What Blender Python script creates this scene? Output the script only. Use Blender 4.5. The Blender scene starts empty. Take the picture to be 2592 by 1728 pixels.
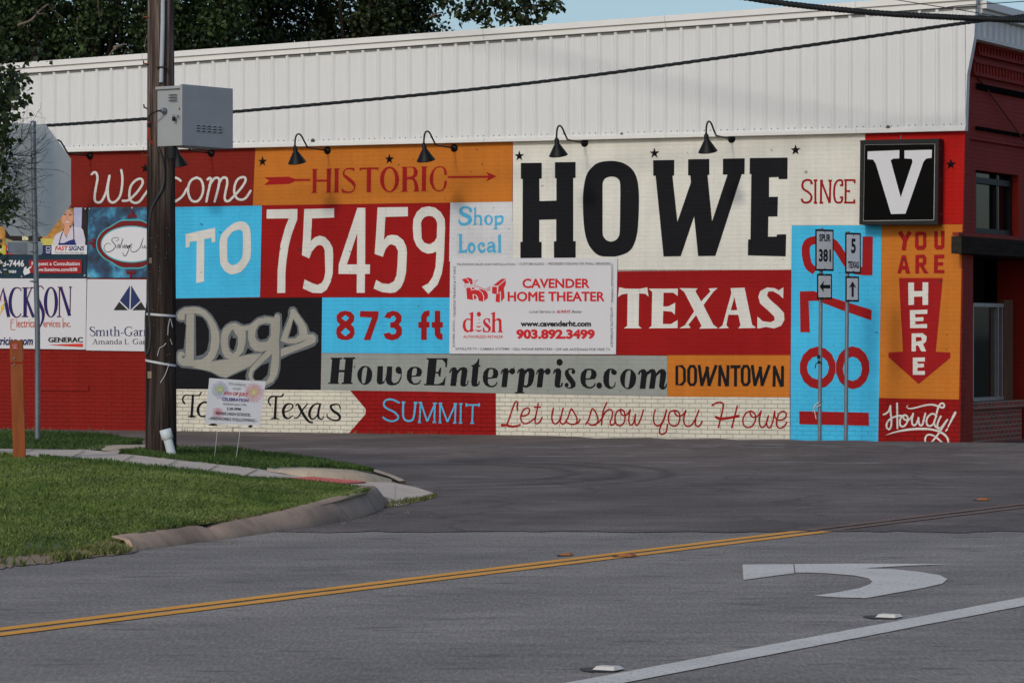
import bpy, bmesh, math, random
import numpy as np
from mathutils import Vector, Matrix
from mathutils.geometry import tessellate_polygon
R = math.radians
random.seed(7); rng = np.random.default_rng(11)
sc = bpy.context.scene
col = sc.collection

# ------------------------------------------------------------------ camera, light, exposure
FPX, HC, HY = 8500.0, 1.6, 844.0          # focal length in photo pixels, eye height, horizon row
cam = bpy.data.cameras.new("camera"); co = bpy.data.objects.new("camera", cam); col.objects.link(co)
co.location = (0, 0, HC); co.rotation_euler = (R(90), 0, 0)
cam.sensor_width = 36; cam.lens = FPX/2592*36; cam.shift_y = -(864-HY)/2592
cam.clip_start = 0.5; cam.clip_end = 4000
sc.camera = co
SUN_EL, SUN_AZ = R(30), math.atan2(-0.44, -0.90)   # compass vector (x,y) towards the sun
w = bpy.data.worlds.new("World"); sc.world = w; w.use_nodes = True
nt = w.node_tree; bg = nt.nodes["Background"]
sky = nt.nodes.new("ShaderNodeTexSky"); sky.sky_type = 'NISHITA'; sky.sun_disc = False
sky.sun_elevation = SUN_EL; sky.sun_rotation = SUN_AZ
sky.air_density = 1.0; sky.dust_density = 2.0; sky.ozone_density = 3.3
nt.links.new(sky.outputs[0], bg.inputs[0]); bg.inputs[1].default_value = 0.118
sl = bpy.data.lights.new("sun", 'SUN'); sl.energy = 1.15; sl.angle = R(7); sl.color = (1, .92, .80)
so = bpy.data.objects.new("sun", sl); col.objects.link(so)
sd = Vector((math.sin(SUN_AZ)*math.cos(SUN_EL), math.cos(SUN_AZ)*math.cos(SUN_EL), math.sin(SUN_EL)))
so.rotation_euler = sd.to_track_quat('Z', 'Y').to_euler(); so.location = (-20, -30, 30)
sc.view_settings.view_transform = 'Standard'; sc.view_settings.look = 'None'
sc.view_settings.exposure = 0.03; sc.view_settings.gamma = 1
sc.render.engine = 'CYCLES'
sc.cycles.max_bounces = 6; sc.cycles.use_denoising = True

# ------------------------------------------------------------------ materials
def lin(c):
    return tuple(((v/255)/12.92 if v/255 <= .04045 else ((v/255+.055)/1.055)**2.4) for v in c)
MATS = {}
def base_mat(name, rough=.6, metal=0.):
    m = bpy.data.materials.new(name); m.use_nodes = True
    b = m.node_tree.nodes["Principled BSDF"]
    b.inputs["Roughness"].default_value = rough; b.inputs["Metallic"].default_value = metal
    return m, m.node_tree, b
def N(nt, t, **k):
    n = nt.nodes.new(t)
    for a, v in k.items(): setattr(n, a, v)
    return n
def mix(nt, fac, a, b, mode='MIX'):
    n = N(nt, "ShaderNodeMix", data_type='RGBA', blend_type=mode)
    for s, v in ((n.inputs[0], fac), (n.inputs[6], a), (n.inputs[7], b)):
        if hasattr(v, 'is_linked') or hasattr(v, 'links'): nt.links.new(v, s)
        elif isinstance(v, (int, float)): s.default_value = v
        else: s.default_value = (*v[:3], 1)
    return n.outputs[2]
def ramp(nt, src, stops):
    r = N(nt, "ShaderNodeValToRGB"); e = r.color_ramp.elements
    while len(e) < len(stops): e.new(.5)
    for el, (p, v) in zip(e, stops):
        el.position = p; el.color = (v, v, v, 1) if isinstance(v, (int, float)) else (*v[:3], 1)
    nt.links.new(src, r.inputs[0]); return r.outputs[0]
def noise(nt, vec, scale, detail=4, rough=.55):
    n = N(nt, "ShaderNodeTexNoise"); n.inputs["Scale"].default_value = scale
    n.inputs["Detail"].default_value = detail; n.inputs["Roughness"].default_value = rough
    if vec is not None: nt.links.new(vec, n.inputs["Vector"])
    return n.outputs[0]
def math_(nt, op, a, b=0.):
    n = N(nt, "ShaderNodeMath", operation=op)
    for s, v in ((n.inputs[0], a), (n.inputs[1], b)):
        if isinstance(v, (int, float)): s.default_value = v
        else: nt.links.new(v, s)
    return n.outputs[0]
def objvec(nt, scale=(1, 1, 1)):
    t = N(nt, "ShaderNodeTexCoord"); m = N(nt, "ShaderNodeMapping"); m.inputs["Scale"].default_value = scale
    nt.links.new(t.outputs["Object"], m.inputs[0]); return m.outputs[0]
def plain(name, c, rough=.55, metal=0., var=.12, nscale=6., bump=0., bscale=60., stretch=(1, 1, 1), spec=.22):
    """a paint / metal / cloth with uneven tone"""
    if name in MATS: return MATS[name]
    m, nt, b = base_mat(name, rough, metal); v = objvec(nt, stretch)
    n = noise(nt, v, nscale, 6); l = c if max(c) <= 1 and not any(isinstance(q, int) and q > 1 for q in c) else lin(c)
    lo = tuple(q*(1-var) for q in l); hi = tuple(min(1, q*(1+var)) for q in l)
    nt.links.new(ramp(nt, n, [(.3, lo), (.7, hi)]), b.inputs["Base Color"])
    b.inputs["Specular IOR Level"].default_value = spec
    if bump:
        bp = N(nt, "ShaderNodeBump"); bp.inputs["Strength"].default_value = bump; bp.inputs["Distance"].default_value = .01
        nt.links.new(noise(nt, v, bscale, 5), bp.inputs["Height"]); nt.links.new(bp.outputs[0], b.inputs["Normal"])
    MATS[name] = m; return m
def brick_paint(name, c, joint=.55, gap=.35, var=.07, rough=.6, bump=.42, chips=None, mort=.16):
    """paint over brickwork: coursing as relief, open joints and pits where mortar has gone, uneven coats"""
    if name in MATS: return MATS[name]
    m, nt, b = base_mat(name, rough); l = lin(c)
    t = N(nt, "ShaderNodeTexCoord"); s = N(nt, "ShaderNodeSeparateXYZ"); nt.links.new(t.outputs["Object"], s.inputs[0])
    cb = N(nt, "ShaderNodeCombineXYZ"); nt.links.new(s.outputs[0], cb.inputs[0]); nt.links.new(s.outputs[2], cb.inputs[1])
    uv = cb.outputs[0]
    # slight wander of the courses
    wn = N(nt, "ShaderNodeTexNoise"); wn.inputs["Scale"].default_value = 3.2; nt.links.new(uv, wn.inputs["Vector"])
    add = N(nt, "ShaderNodeVectorMath", operation='MULTIPLY_ADD'); nt.links.new(wn.outputs[1], add.inputs[0])
    add.inputs[1].default_value = (.02, .018, 0); nt.links.new(uv, add.inputs[2]); wv = add.outputs[0]
    br = N(nt, "ShaderNodeTexBrick", offset=.5); nt.links.new(wv, br.inputs["Vector"])
    br.inputs["Scale"].default_value = 1; br.inputs["Brick Width"].default_value = .205; br.inputs["Row Height"].default_value = .0665
    br.inputs["Mortar Size"].default_value = .0045; br.inputs["Mortar Smooth"].default_value = .6
    br.inputs["Color1"].default_value = (.88, .88, .88, 1); br.inputs["Color2"].default_value = (1, 1, 1, 1); br.inputs["Mortar"].default_value = (.62, .62, .62, 1)
    big = noise(nt, uv, .9, 5, .6); fine = noise(nt, uv, 14, 4)
    tone = ramp(nt, big, [(.3, tuple(q*(1-var*1.6) for q in l)), (.7, tuple(min(1, q*(1+var)) for q in l))])
    tone = mix(nt, mort, tone, br.outputs[0], 'MULTIPLY')
    drip = N(nt, "ShaderNodeMapping"); drip.inputs["Scale"].default_value = (5, .35, 1); nt.links.new(uv, drip.inputs[0]); tone = mix(nt, .5, tone, ramp(nt, noise(nt, drip.outputs[0], 1.2, 5, .6), [(.3, .86), (.6, 1.04)]), 'MULTIPLY')
    # open joints: only where the pointing is lost, more of them low on the wall
    low = ramp(nt, s.outputs[2], [(0, 1.), (.9, 0.)]) ; n2 = noise(nt, uv, 2.6, 3)
    thr = math_(nt, 'ADD', math_(nt, 'MULTIPLY', low, gap), math_(nt, 'MULTIPLY', n2, .55))
    op = ramp(nt, thr, [(.40, 0.), (.62, 1.)])
    br2 = N(nt, "ShaderNodeTexBrick", offset=.5); nt.links.new(wv, br2.inputs["Vector"])
    br2.inputs["Scale"].default_value = 1; br2.inputs["Brick Width"].default_value = .205; br2.inputs["Row Height"].default_value = .0665
    br2.inputs["Mortar Size"].default_value = .003; br2.inputs["Mortar Smooth"].default_value = .2
    dk = math_(nt, 'MULTIPLY', math_(nt, 'MULTIPLY', br2.outputs["Fac"], op), joint)
    tone = mix(nt, dk, tone, tuple(q*.22+.008 for q in l))
    pit = ramp(nt, noise(nt, uv, 9, 2, .4), [(.735, 0.), (.76, 1.)]); tone = mix(nt, math_(nt, 'MULTIPLY', pit, .55), tone, (.03, .026, .022))
    if chips is not None:
        ch = ramp(nt, noise(nt, uv, 13, 4, .7), [(.64, 0.), (.68, 1.)]); tone = mix(nt, math_(nt, 'MULTIPLY', ch, .7), tone, chips)
    nt.links.new(tone, b.inputs["Base Color"])
    h = math_(nt, 'ADD', math_(nt, 'MULTIPLY', br.outputs["Fac"], -1.), math_(nt, 'MULTIPLY', fine, .35))
    bp = N(nt, "ShaderNodeBump"); bp.inputs["Strength"].default_value = bump; bp.inputs["Distance"].default_value = .011
    nt.links.new(h, bp.inputs["Height"]); nt.links.new(bp.outputs[0], b.inputs["Normal"])
    b.inputs["Specular IOR Level"].default_value = .08
    MATS[name] = m; return m
def P(key, c, **k): return brick_paint("mural_"+key, c, **k)

# ------------------------------------------------------------------ projection of photo pixels on real planes
def ray(px, py): return Vector(((px-1296)/FPX, 1, -(py-HY)/FPX))
def at_depth(px, py, d): r = ray(px, py); return Vector((r.x*d, d, HC+r.z*d))
def ground(px, py, z=0.): return at_depth(px, py, FPX*(HC-z)/(py-HY))
class Plane:
    """a vertical plane: local x runs along it, y into it, z up; off = metres in front of it"""
    def __init__(s, o, t):
        s.o = Vector(o); s.t = Vector((t[0], t[1], 0)).normalized(); s.n = Vector((-s.t.y, s.t.x, 0))
        if s.n.y < 0: s.n = -s.n; 
        s.M = Matrix(((s.t.x, s.n.x, 0, s.o.x), (s.t.y, s.n.y, 0, s.o.y), (0, 0, 1, s.o.z), (0, 0, 0, 1)))
    def L(s, px, py, off=0.):
        r = ray(px, py); c = Vector((0, 0, HC)); k = ((s.o-s.n*off-c).dot(s.n))/r.dot(s.n); p = c+r*k-s.o
        return Vector((p.dot(s.t), p.dot(s.n), p.z))
    def W(s, px, py, off=0.): return s.M @ s.L(px, py, off)
def wall_d(px): return FPX*HC/(240.5+.0125*px)
A0 = Vector(((0-1296)/FPX*wall_d(0), wall_d(0), 0)); A1 = Vector(((2592-1296)/FPX*wall_d(2592), wall_d(2592), 0))
WALL = Plane(A0, A1-A0)

# ------------------------------------------------------------------ mesh builder
def catmull(pts, n=7, closed=False):
    P_ = [np.array(p, float) for p in pts]; out = []
    m = len(P_); rngi = range(m if closed else m-1)
    for i in rngi:
        p0 = P_[(i-1) % m] if closed or i > 0 else 2*P_[0]-P_[1]
        p1 = P_[i]; p2 = P_[(i+1) % m]
        p3 = P_[(i+2) % m] if closed or i+2 < m else 2*P_[m-1]-P_[m-2]
        for k in range(n):
            t = k/n
            out.append(.5*((2*p1)+(-p0+p2)*t+(2*p0-5*p1+4*p2-p3)*t*t+(-p0+3*p1-3*p2+p3)*t**3))
    if not closed: out.append(P_[-1])
    return out
class MB:
    def __init__(s): s.v = []; s.f = []; s.m = []; s.mats = []; s.sm = []
    def mi(s, mat):
        if mat not in s.mats: s.mats.append(mat)
        return s.mats.index(mat)
    def add(s, vs, fs, mat, smooth=False):
        b = len(s.v); k = s.mi(mat); s.v += [tuple(q) for q in vs]
        for f in fs: s.f.append(tuple(b+i for i in f)); s.m.append(k); s.sm.append(smooth)
    def box(s, c, d, mat, M=None, bev=0.):
        x, y, z = (q/2 for q in d); cx, cy, cz = c
        if bev:
            bm = bmesh.new(); bmesh.ops.create_cube(bm, size=1, matrix=Matrix.Translation(c) @ Matrix.Diagonal((*d, 1)))
            bmesh.ops.bevel(bm, geom=list(bm.edges), offset=bev, segments=2, affect='EDGES', profile=.6)
            bm.verts.index_update(); vs = [v.co.copy() for v in bm.verts]; fs = [[v.index for v in f.verts] for f in bm.faces]; bm.free()
        else:
            vs = [Vector((cx+i*x, cy+j*y, cz+k*z)) for i in (-1, 1) for j in (-1, 1) for k in (-1, 1)]
            fs = [(0, 1, 3, 2), (4, 6, 7, 5), (0, 4, 5, 1), (2, 3, 7, 6), (0, 2, 6, 4), (1, 5, 7, 3)]
        if M is not None: vs = [M @ v for v in vs]
        s.add(vs, fs, mat)
    def tube(s, path, r, mat, seg=10, cap=True, smooth=True):
        path = [Vector(p) for p in path]; n = len(path); rs = r if isinstance(r, (list, tuple)) else [r]*n
        vs = []; up = None
        for i, p in enumerate(path):
            d = (path[min(i+1, n-1)]-path[max(i-1, 0)])
            d = d.normalized() if d.length > 1e-9 else Vector((0, 0, 1))
            if up is None: up = Vector((0, 0, 1)) if abs(d.z) < .9 else Vector((1, 0, 0))
            a = (up-d*up.dot(d)); a = a.normalized() if a.length > 1e-6 else d.orthogonal().normalized(); up = a; b = d.cross(a)
            for k in range(seg):
                t = 2*math.pi*k/seg; vs.append(p+(a*math.cos(t)+b*math.sin(t))*rs[i])
        fs = [(i*seg+k, i*seg+(k+1) % seg, (i+1)*seg+(k+1) % seg, (i+1)*seg+k) for i in range(n-1) for k in range(seg)]
        s.add(vs, fs, mat, smooth)
        if cap:
            s.add(vs[:seg], [tuple(range(seg))[::-1]], mat); s.add(vs[-seg:], [tuple(range(seg))], mat)
    def lathe(s, prof, mat, M=None, seg=28, smooth=True):
        vs = []
        for r, z in prof:
            for k in range(seg):
                t = 2*math.pi*k/seg; vs.append(Vector((r*math.cos(t), r*math.sin(t), z)))
        if M is not None: vs = [M @ v for v in vs]
        s.add(vs, [(i*seg+k, i*seg+(k+1) % seg, (i+1)*seg+(k+1) % seg, (i+1)*seg+k) for i in range(len(prof)-1) for k in range(seg)], mat, smooth)
    def poly(s, loops, mat, dep=0., back=None):
        """flat polygon with holes; loops are lists of 3-D points (first is the outer one)"""
        L = [[Vector(p) for p in l] for l in loops]; flat = [p for l in L for p in l]
        tri = tessellate_polygon(L)
        fs = []
        for t in tri:
            a, b, c = (flat[i] for i in t)
            nrm = (b-a).cross(c-a)
            if nrm.length < 1e-12: continue
            fs.append(t if nrm.y <= 0 else t[::-1])
        s.add(flat, fs, mat)
        if back is not None:
            k = 0
            for l in L:
                n = len(l); q = [p+back for p in l]
                s.add(l+q, [(i, (i+1) % n, n+(i+1) % n, n+i) for i in range(n)], mat)
    def build(s, name, parent=None, origin=(0, 0, 0), M=None, parts=None):
        me = bpy.data.meshes.new(name); o = Vector(origin)
        vs = np.array([tuple(v) for v in s.v], dtype=np.float64).reshape(-1, 3)-np.array(o)
        me.from_pydata(vs.tolist(), [], s.f)
        for m in s.mats: me.materials.append(m)
        me.polygons.foreach_set("material_index", s.m); me.polygons.foreach_set("use_smooth", s.sm); me.update()
        ob = bpy.data.objects.new(name, me); col.objects.link(ob)
        if parent is not None: ob.parent = parent
        if M is not None: ob.matrix_world = M
        return ob
def tag(o, label=None, cat=None, group=None, kind=None):
    for k, v in (("label", label), ("category", cat), ("group", group), ("kind", kind)):
        if v: o[k] = v
    return o
def thing(name, label, cat, M, group=None):
    o = bpy.data.objects.new(name, None); col.objects.link(o); o.empty_display_size = .2
    o.matrix_world = M; return tag(o, label, cat, group)
def T(*a): return Matrix.Translation(Vector(a))

# ------------------------------------------------------------------ flat lettering in photo-traced coordinates
class Art:
    """draws paint on a plane: zoomed photo coordinates -> the plane's own metres, each coat a little proud of the last"""
    def __init__(s, plane, off=.008, fn=None):
        s.pl = plane; s.off = off; s.b = MB(); s.z = (0, 0, 1.); s.k = 0; s.step = .0002; s.fn = fn
    def frame(s, x0, y0, sc_): s.z = (x0, y0, sc_); return s
    def L(s, x, y, e=0.):
        px, py = s.z[0]+x/s.z[2], s.z[1]+y/s.z[2]
        return s.pl.L(px, py, s.off+e)
    def up(s, e=.003): s.off += max(e, .003); s.k = 0
    def nxt(s): s.k += 1; return (s.k % 8)*s.step
    def fill(s, pts, mat, holes=(), smooth=False):
        e = s.nxt(); f = (lambda q: catmull(q, 4, True)) if smooth else (lambda q: q)
        s.b.poly([[s.L(p[0], p[1], e) for p in f(l)] for l in (pts, *holes)], mat)
    def ell(s, cx, cy, rx, ry, n=36, a0=0): return [(cx+rx*math.cos(2*math.pi*k/n+a0), cy+ry*math.sin(2*math.pi*k/n+a0)) for k in range(n)]
    def stroke(s, pts, w, mat, smooth=True, cap=True, closed=False):
        q = [(p[0], p[1], p[2] if len(p) > 2 else w) for p in pts]
        q = [np.array(p, float) for p in (catmull(q, 6, closed) if smooth and len(q) > 2 else q)]
        if closed: q.append(q[0])
        n = len(q); e0 = s.nxt(); vs = []
        for i, p in enumerate(q):
            a = q[i-1] if i > 0 else (q[n-2] if closed else q[0]); b = q[i+1] if i < n-1 else (q[1] if closed else q[-1])
            d = b[:2]-a[:2]; l = np.hypot(*d) or 1; d = d/l; nn = np.array((-d[1], d[0]))
            e = e0+.001*i/max(1, n-1); h = max(.5, p[2])/2
            vs += [s.L(p[0]+nn[0]*h, p[1]+nn[1]*h, e), s.L(p[0]-nn[0]*h, p[1]-nn[1]*h, e)]
        s.b.add(vs, [(2*i, 2*i+1, 2*i+3, 2*i+2) for i in range(n-1)], mat)
        if cap and not closed:
            for p, e in ((q[0], e0-.00012), (q[-1], e0+.0011)):
                s.b.add([s.L(p[0]+p[2]/2*math.cos(t*math.pi/5), p[1]+p[2]/2*math.sin(t*math.pi/5), e) for t in range(10)], [tuple(range(10))], mat)
    def lines(s, segs, w, mat):
        for a in segs: s.stroke(a, w, mat, smooth=False, cap=False)
    def text(s, body, x0, y0, x1, y1, mat, bold=0., shear=0., rot=0, full=False):
        """built-in font squeezed into the box (x0,y0)-(x1,y1); y0 is the cap top, y1 the baseline; rot 90 reads upwards, -90 downwards"""
        V, F, (bx0, bx1), cap = font_mesh(body, bold, shear)
        e = s.nxt(); out = []
        for x, y in V:
            fx = (x-bx0)/(bx1-bx0); fy = y/cap
            if rot == 0: X, Y = x0+fx*(x1-x0), y1+(y0-y1)*fy
            elif rot == 90: X, Y = x1+(x0-x1)*fy, y1+(y0-y1)*fx
            else: X, Y = x0+(x1-x0)*fy, y0+(y1-y0)*fx
            out.append(s.L(X, Y, e))
        s.b.add(out, F, mat)
    def quad(s, pts, mat): s.fill(pts, mat)
_fc = {}
def font_mesh(body, bold, shear):
    k = (body, bold, shear)
    if k not in _fc:
        cu = bpy.data.curves.new("t", 'FONT'); cu.body = body; cu.offset = bold; cu.shear = shear; cu.resolution_u = 3; cu.fill_mode = 'FRONT'
        ob = bpy.data.objects.new("t", cu); me = bpy.data.meshes.new_from_object(ob)
        V = [(v.co.x, v.co.y) for v in me.vertices]; F = [tuple(p.vertices) for p in me.polygons]
        xs = [v[0] for v in V]
        cc = bpy.data.curves.new("t2", 'FONT'); cc.body = "H" ; cc.offset = bold
        o2 = bpy.data.objects.new("t2", cc); m2 = bpy.data.meshes.new_from_object(o2); cap = max(v.co.y for v in m2.vertices)-abs(bold)*.5
        for o_, c_, m_ in ((ob, cu, me), (o2, cc, m2)):
            bpy.data.objects.remove(o_); bpy.data.curves.remove(c_); bpy.data.meshes.remove(m_)
        _fc[k] = (V, F, (min(xs), max(xs)), cap)
    return _fc[k]
# ------------------------------------------------------------------ the painted brick building
BL = thing("brick_building", "long brick building with white metal siding above a colourful painted lettering mural", "building", WALL.M)
cRED, cRUST, cORG, cBLU, cCRM, cBLK, cGRY, cWHT = (150,24,24), (126,36,28), (196,116,42), (70,186,228), (222,220,208), (25,26,29), (148,152,146), (208,209,210)
mRED = P("red", cRED); mRUST = P("rust", cRUST, chips=None); mORG = P("orange", cORG); mBLU = P("blue", cBLU, gap=.5, mort=.24)
mCRM = P("cream", cCRM); mCRMlow = P("creamlow", (212,207,190), gap=.72, joint=.85, bump=.8, mort=.26); mBLK = P("black", cBLK, joint=.2); mGRY = P("grey", cGRY, gap=.45)
mWHT = P("white", cWHT, chips=(.10,.085,.06)); mBRT = P("bright_red", (178,26,22)); mLRED = P("letter_red", (156,28,30)); mREDlow = P("redlow", (146,22,22), gap=.6, joint=.9, bump=.7, mort=.26)
mLW = P("letter_white", (216,214,206)); mLB = P("letter_black", (26,27,30), joint=.2); mLBL = P("letter_blue", (84,176,216)); mDGR = P("dog_grey", (100,106,110)); mDLT = P("dog_light", (158,155,144))
mBASE = P("base_red", (134,32,26), gap=.5, bump=.7, mort=.3)
uL, uC = WALL.L(-420, 900).x, WALL.L(2429, 1100).x
def WL(px, py, off=0.): return WALL.L(px, py, off)
SBz = WL(1296, 388.7-.0237*1296, .1).z                     # underside of the siding
b = MB()
c_lo, c_hi = WL(2429, 1140), WL(2443, 332)
zt = SBz+.9
fr = [Vector((uL, 0, -.6)), Vector((c_lo.x, 0, -.6)), Vector((c_hi.x, 0, SBz)), Vector((c_hi.x, 0, zt)), Vector((uL, 0, zt))]
b.poly([fr], mBASE, back=Vector((0, .3, 0)))
# a patched ledge, a buried pipe and the kerb course at the foot of the wall
for (x0, y0, x1, y1, o, m_) in ((104, 974, 226, 989, .022, mBASE), (443, 1080, 591, 1091, .035, mCRMlow)):
    p, q = WL(x0, y1), WL(x1, y0); b.box(((p.x+q.x)/2, -o/2, (p.z+q.z)/2), (q.x-p.x, o, q.z-p.z), m_, bev=.006)
b.build("wall", BL)

def panel(label, pts, mat, low=False):
    a = Art(WALL, .004); a.fill(pts, mat); o = a.b.build("painted_panel", BL)
    if label: o["label"] = label
    return o
LET = []
def letters(par, off=.008): a = Art(WALL, off); LET.append((a, par)); return a
ST = lambda x: 388.7-.0237*x-8
pWEL = panel("rust red panel lettered Welcome", [(-420, ST(-420)), (647, ST(647)), (640, 521), (445, 524), (-420, 530)], mRUST)
pHIS = panel("orange panel lettered HISTORIC with an arrow", [(647, ST(647)), (1298, ST(1298)), (1296, 510.5), (640, 520)], mORG)
pTO = panel("sky blue panel lettered TO", [(430, 524.4), (663, 520.6), (658, 752), (430, 755.5)], mBLU)
pZIP = panel("red panel with the zip code 75459", [(664, 520.2), (1139, 513.2), (1136, 752.5), (658.6, 752.2)], mRED)
pSHOP = panel("chipped white panel lettered Shop Local", [(1140, 513), (1297, 510.8), (1300, 662), (1136, 662)], mWHT)
pHOWE = panel("cream panel lettered HOWE and SINCE", [(1298.6, ST(1298)), (2190, ST(2190)), (2187, 570), (2004, 570.4), (2003, 682.5), (1300, 690), (1298, 520)], mCRM)
panel("bright red panel behind the letter sign", [(2190.5, ST(2190)), (2443, ST(2443)), (2436, 567), (2187.5, 569.5)], mBRT)
pTEX = panel("red panel lettered TEXAS", [(1540, 683), (2002.5, 683), (2001, 898), (1540, 896.4)], mRED)
p1872 = panel("sky blue strip with 1872 painted sideways", [(2004, 571), (2232, 570.2), (2222, 1180), (2000, 1180)], mBLU)
pYOU = panel("orange panel lettered YOU ARE HERE with a red arrow", [(2232.6, 570), (2436, 568), (2427.6, 1010.6), (2224.8, 1006.8)], mORG)
pHOW = panel("dark red panel lettered Howdy", [(2224.6, 1007.4), (2427.6, 1011.3), (2424, 1180), (2221.5, 1180)], mREDlow)
pDOG = panel("black panel lettered Dogs", [(430, 756), (815, 752.6), (811.5, 986.6), (430, 983.6)], mBLK)
p873 = panel("sky blue panel lettered 873 ft", [(815.6, 752.8), (1146, 753), (1146, 894.8), (814, 893)], mBLU)
pENT = panel("grey panel lettered with a web address", [(813.8, 893.6), (1689.5, 900), (1689.5, 1002.8), (812, 987)], mGRY)
pDWN = panel("orange panel lettered DOWNTOWN", [(1690, 898.6), (2000.6, 898.4), (1999, 1005), (1690, 1002.8)], mORG)
pTOP = panel("cream strip lettered Top of Texas and Let us show you", [(430, 984), (811, 987), (1689, 1003.4), (1999, 1005.6), (1999.4, 1180), (430, 1180)], mCRMlow)

# --- Welcome
a = letters(pWEL).frame(180, 380, 4.9)
for s in ([(255,300),(285,275),(315,290),(327,350),(310,450),(293,560),(298,630),(335,650),(380,630),(430,530),(455,420),(476,318)],
          [(476,325),(458,430),(455,540),(470,620),(510,650),(560,630),(610,560),(632,440),(635,330),(622,248)],
          [(640,628),(690,628),(740,600),(820,520),(880,430),(885,375),(850,355),(790,385),(740,450),(722,540),(735,620),(790,655),(850,635),(900,570),(950,500)],
          [(950,500),(1010,390),(1045,250),(1020,170),(990,230),(985,400),(1000,560),(1050,640),(1110,600),(1150,540)],
          [(1358,380),(1320,352),(1270,350),(1200,420),(1170,540),(1190,620),(1250,648),(1320,620),(1385,565),(1440,470)],
          [(1555,340),(1610,370),(1638,450),(1630,540),(1590,615),(1545,638),(1490,620),(1455,540),(1455,450),(1490,375),(1555,340)],
          [(1693,365),(1715,347),(1735,360),(1720,440),(1695,550),(1678,638)], [(1715,440),(1760,370),(1800,344),(1835,360),(1835,420),(1810,530),(1780,638)],
          [(1828,430),(1860,365),(1895,340),(1930,355),(1935,420),(1915,520),(1905,590),(1920,630),(1960,628),(2000,590)],
          [(2000,590),(2040,550),(2110,470),(2160,390),(2158,345),(2120,337),(2065,365),(2030,440),(2025,530),(2060,600),(2120,615),(2170,590),(2205,540),(2225,505)]):
    a.stroke(s, 29, mLW)
# --- HISTORIC
a = letters(pHIS).frame(650, 400, 6.72)
a.fill([(125,330),(545,318),(650,358),(912,356),(912,388),(650,395),(545,442),(122,460),(210,388)], mLRED)
a.fill([(935,186),(1038,186),(1015,215),(1015,368),(1190,366),(1190,210),(1178,184),(1283,178),(1258,208),(1255,570),(1275,592),(1163,592),(1188,568),(1190,402),(1015,404),(1010,570),(1030,594),(922,596),(950,570),(953,210)], mLRED)
a.fill([(1308,180),(1412,174),(1390,205),(1388,565),(1404,588),(1293,590),(1322,562),(1324,205)], mLRED)
a.fill([(1660,168),(1660,232),(1620,200),(1560,193),(1515,200),(1490,235),(1492,275),(1530,300),(1600,350),(1655,400),(1680,450),(1672,520),(1640,575),(1590,598),(1520,596),(1445,590),(1443,505),(1490,555),(1560,572),(1620,560),(1650,525),(1650,480),(1600,430),(1530,370),(1475,320),(1458,270),(1475,210),(1530,172),(1600,166)], mLRED)
a.fill([(1748,168),(1905,162),(2068,160),(2068,222),(2045,195),(1945,190),(1938,582),(1868,582),(1872,192),(1790,195),(1747,222)], mLRED)
a.frame(960, 400, 6.918)
a.fill(a.ell(179,376,166,226), mLRED, [a.ell(179,380,97,200)])
a.fill([(385,158),(590,150),(640,170),(672,220),(670,280),(650,320),(612,348),(650,400),(680,480),(688,555),(704,586),(592,590),(620,560),(610,450),(595,395),(560,375),(485,372),(482,565),(502,590),(375,594),(405,565),(408,185)], mLRED, [[(485,165),(580,165),(605,210),(600,290),(570,325),(485,335)]])
a.fill([(730,148),(842,148),(822,180),(815,560),(830,584),(724,584),(745,560),(748,180)], mLRED)
a.fill([(1188,295),(1180,240),(1160,190),(1120,150),(1050,143),(980,165),(920,230),(885,320),(880,390),(900,470),(940,540),(1000,580),(1050,587),(1110,575),(1160,520),(1180,450),(1186,398),(1140,396),(1135,460),(1120,530),(1075,565),(1010,560),(965,510),(945,430),(942,330),(960,240),(1000,180),(1055,163),(1100,165),(1130,210),(1140,295)], mLRED)
a.fill([(1200,318),(1912,310),(1870,244),(2056,320),(1866,412),(1912,345),(1200,352)], mLRED)
# --- TO
a = letters(pTO).frame(420, 480, 5.227)
a.fill([(260,588),(653,503),(653,690),(602,700),(603,638),(508,655),(504,1215),(402,1237),(408,680),(315,692),(312,755),(262,770)], mLW)
a.fill([(1000,422),(1060,440),(1105,500),(1122,600),(1122,870),(1080,980),(1000,1080),(920,1112),(860,1120),(790,1085),(740,1020),(718,950),(708,740),(725,620),(780,540),(860,470),(930,432)], mLW, [[(970,532),(1000,545),(1018,590),(1014,860),(980,940),(930,985),(880,998),(845,980),(815,920),(812,680),(830,620),(880,560),(925,540)]], smooth=True)
# --- 75459
a = letters(pZIP).frame(640, 480, 4.704)
a.fill([(165,237),(531,231),(529,355),(500,430),(460,540),(425,680),(400,850),(388,980),(386,1228),(290,1230),(295,960),(312,800),(330,650),(385,450),(428,343),(163,345)], mLW)
a.fill([(612,232),(968,223),(968,333),(705,343),(690,610),(740,567),(795,548),(860,565),(915,625),(950,690),(957,770),(952,1000),(930,1090),(880,1190),(820,1232),(710,1228),(595,1175),(615,1068),(700,1110),(770,1133),(820,1110),(848,1060),(862,980),(855,720),(830,670),(795,658),(760,670),(700,740),(672,820),(585,780),(600,520)], mLW)
a.fill([(1245,217),(1340,217),(1337,890),(1396,890),(1393,1003),(1335,1003),(1333,1228),(1236,1228),(1238,1005),(1020,1003),(1022,890)], mLW, [[(1242,520),(1240,890),(1120,890)]])
a.fill([(1485,212),(1846,208),(1846,318),(1578,325),(1562,598),(1600,550),(1650,537),(1720,545),(1790,600),(1828,680),(1835,750),(1825,980),(1800,1090),(1760,1170),(1700,1222),(1640,1232),(1540,1220),(1438,1178),(1468,1073),(1540,1115),(1620,1123),(1680,1090),(1710,1020),(1722,900),(1728,730),(1700,670),(1650,650),(1620,660),(1580,710),(1548,800),(1450,765),(1468,520)], mLW)
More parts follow.
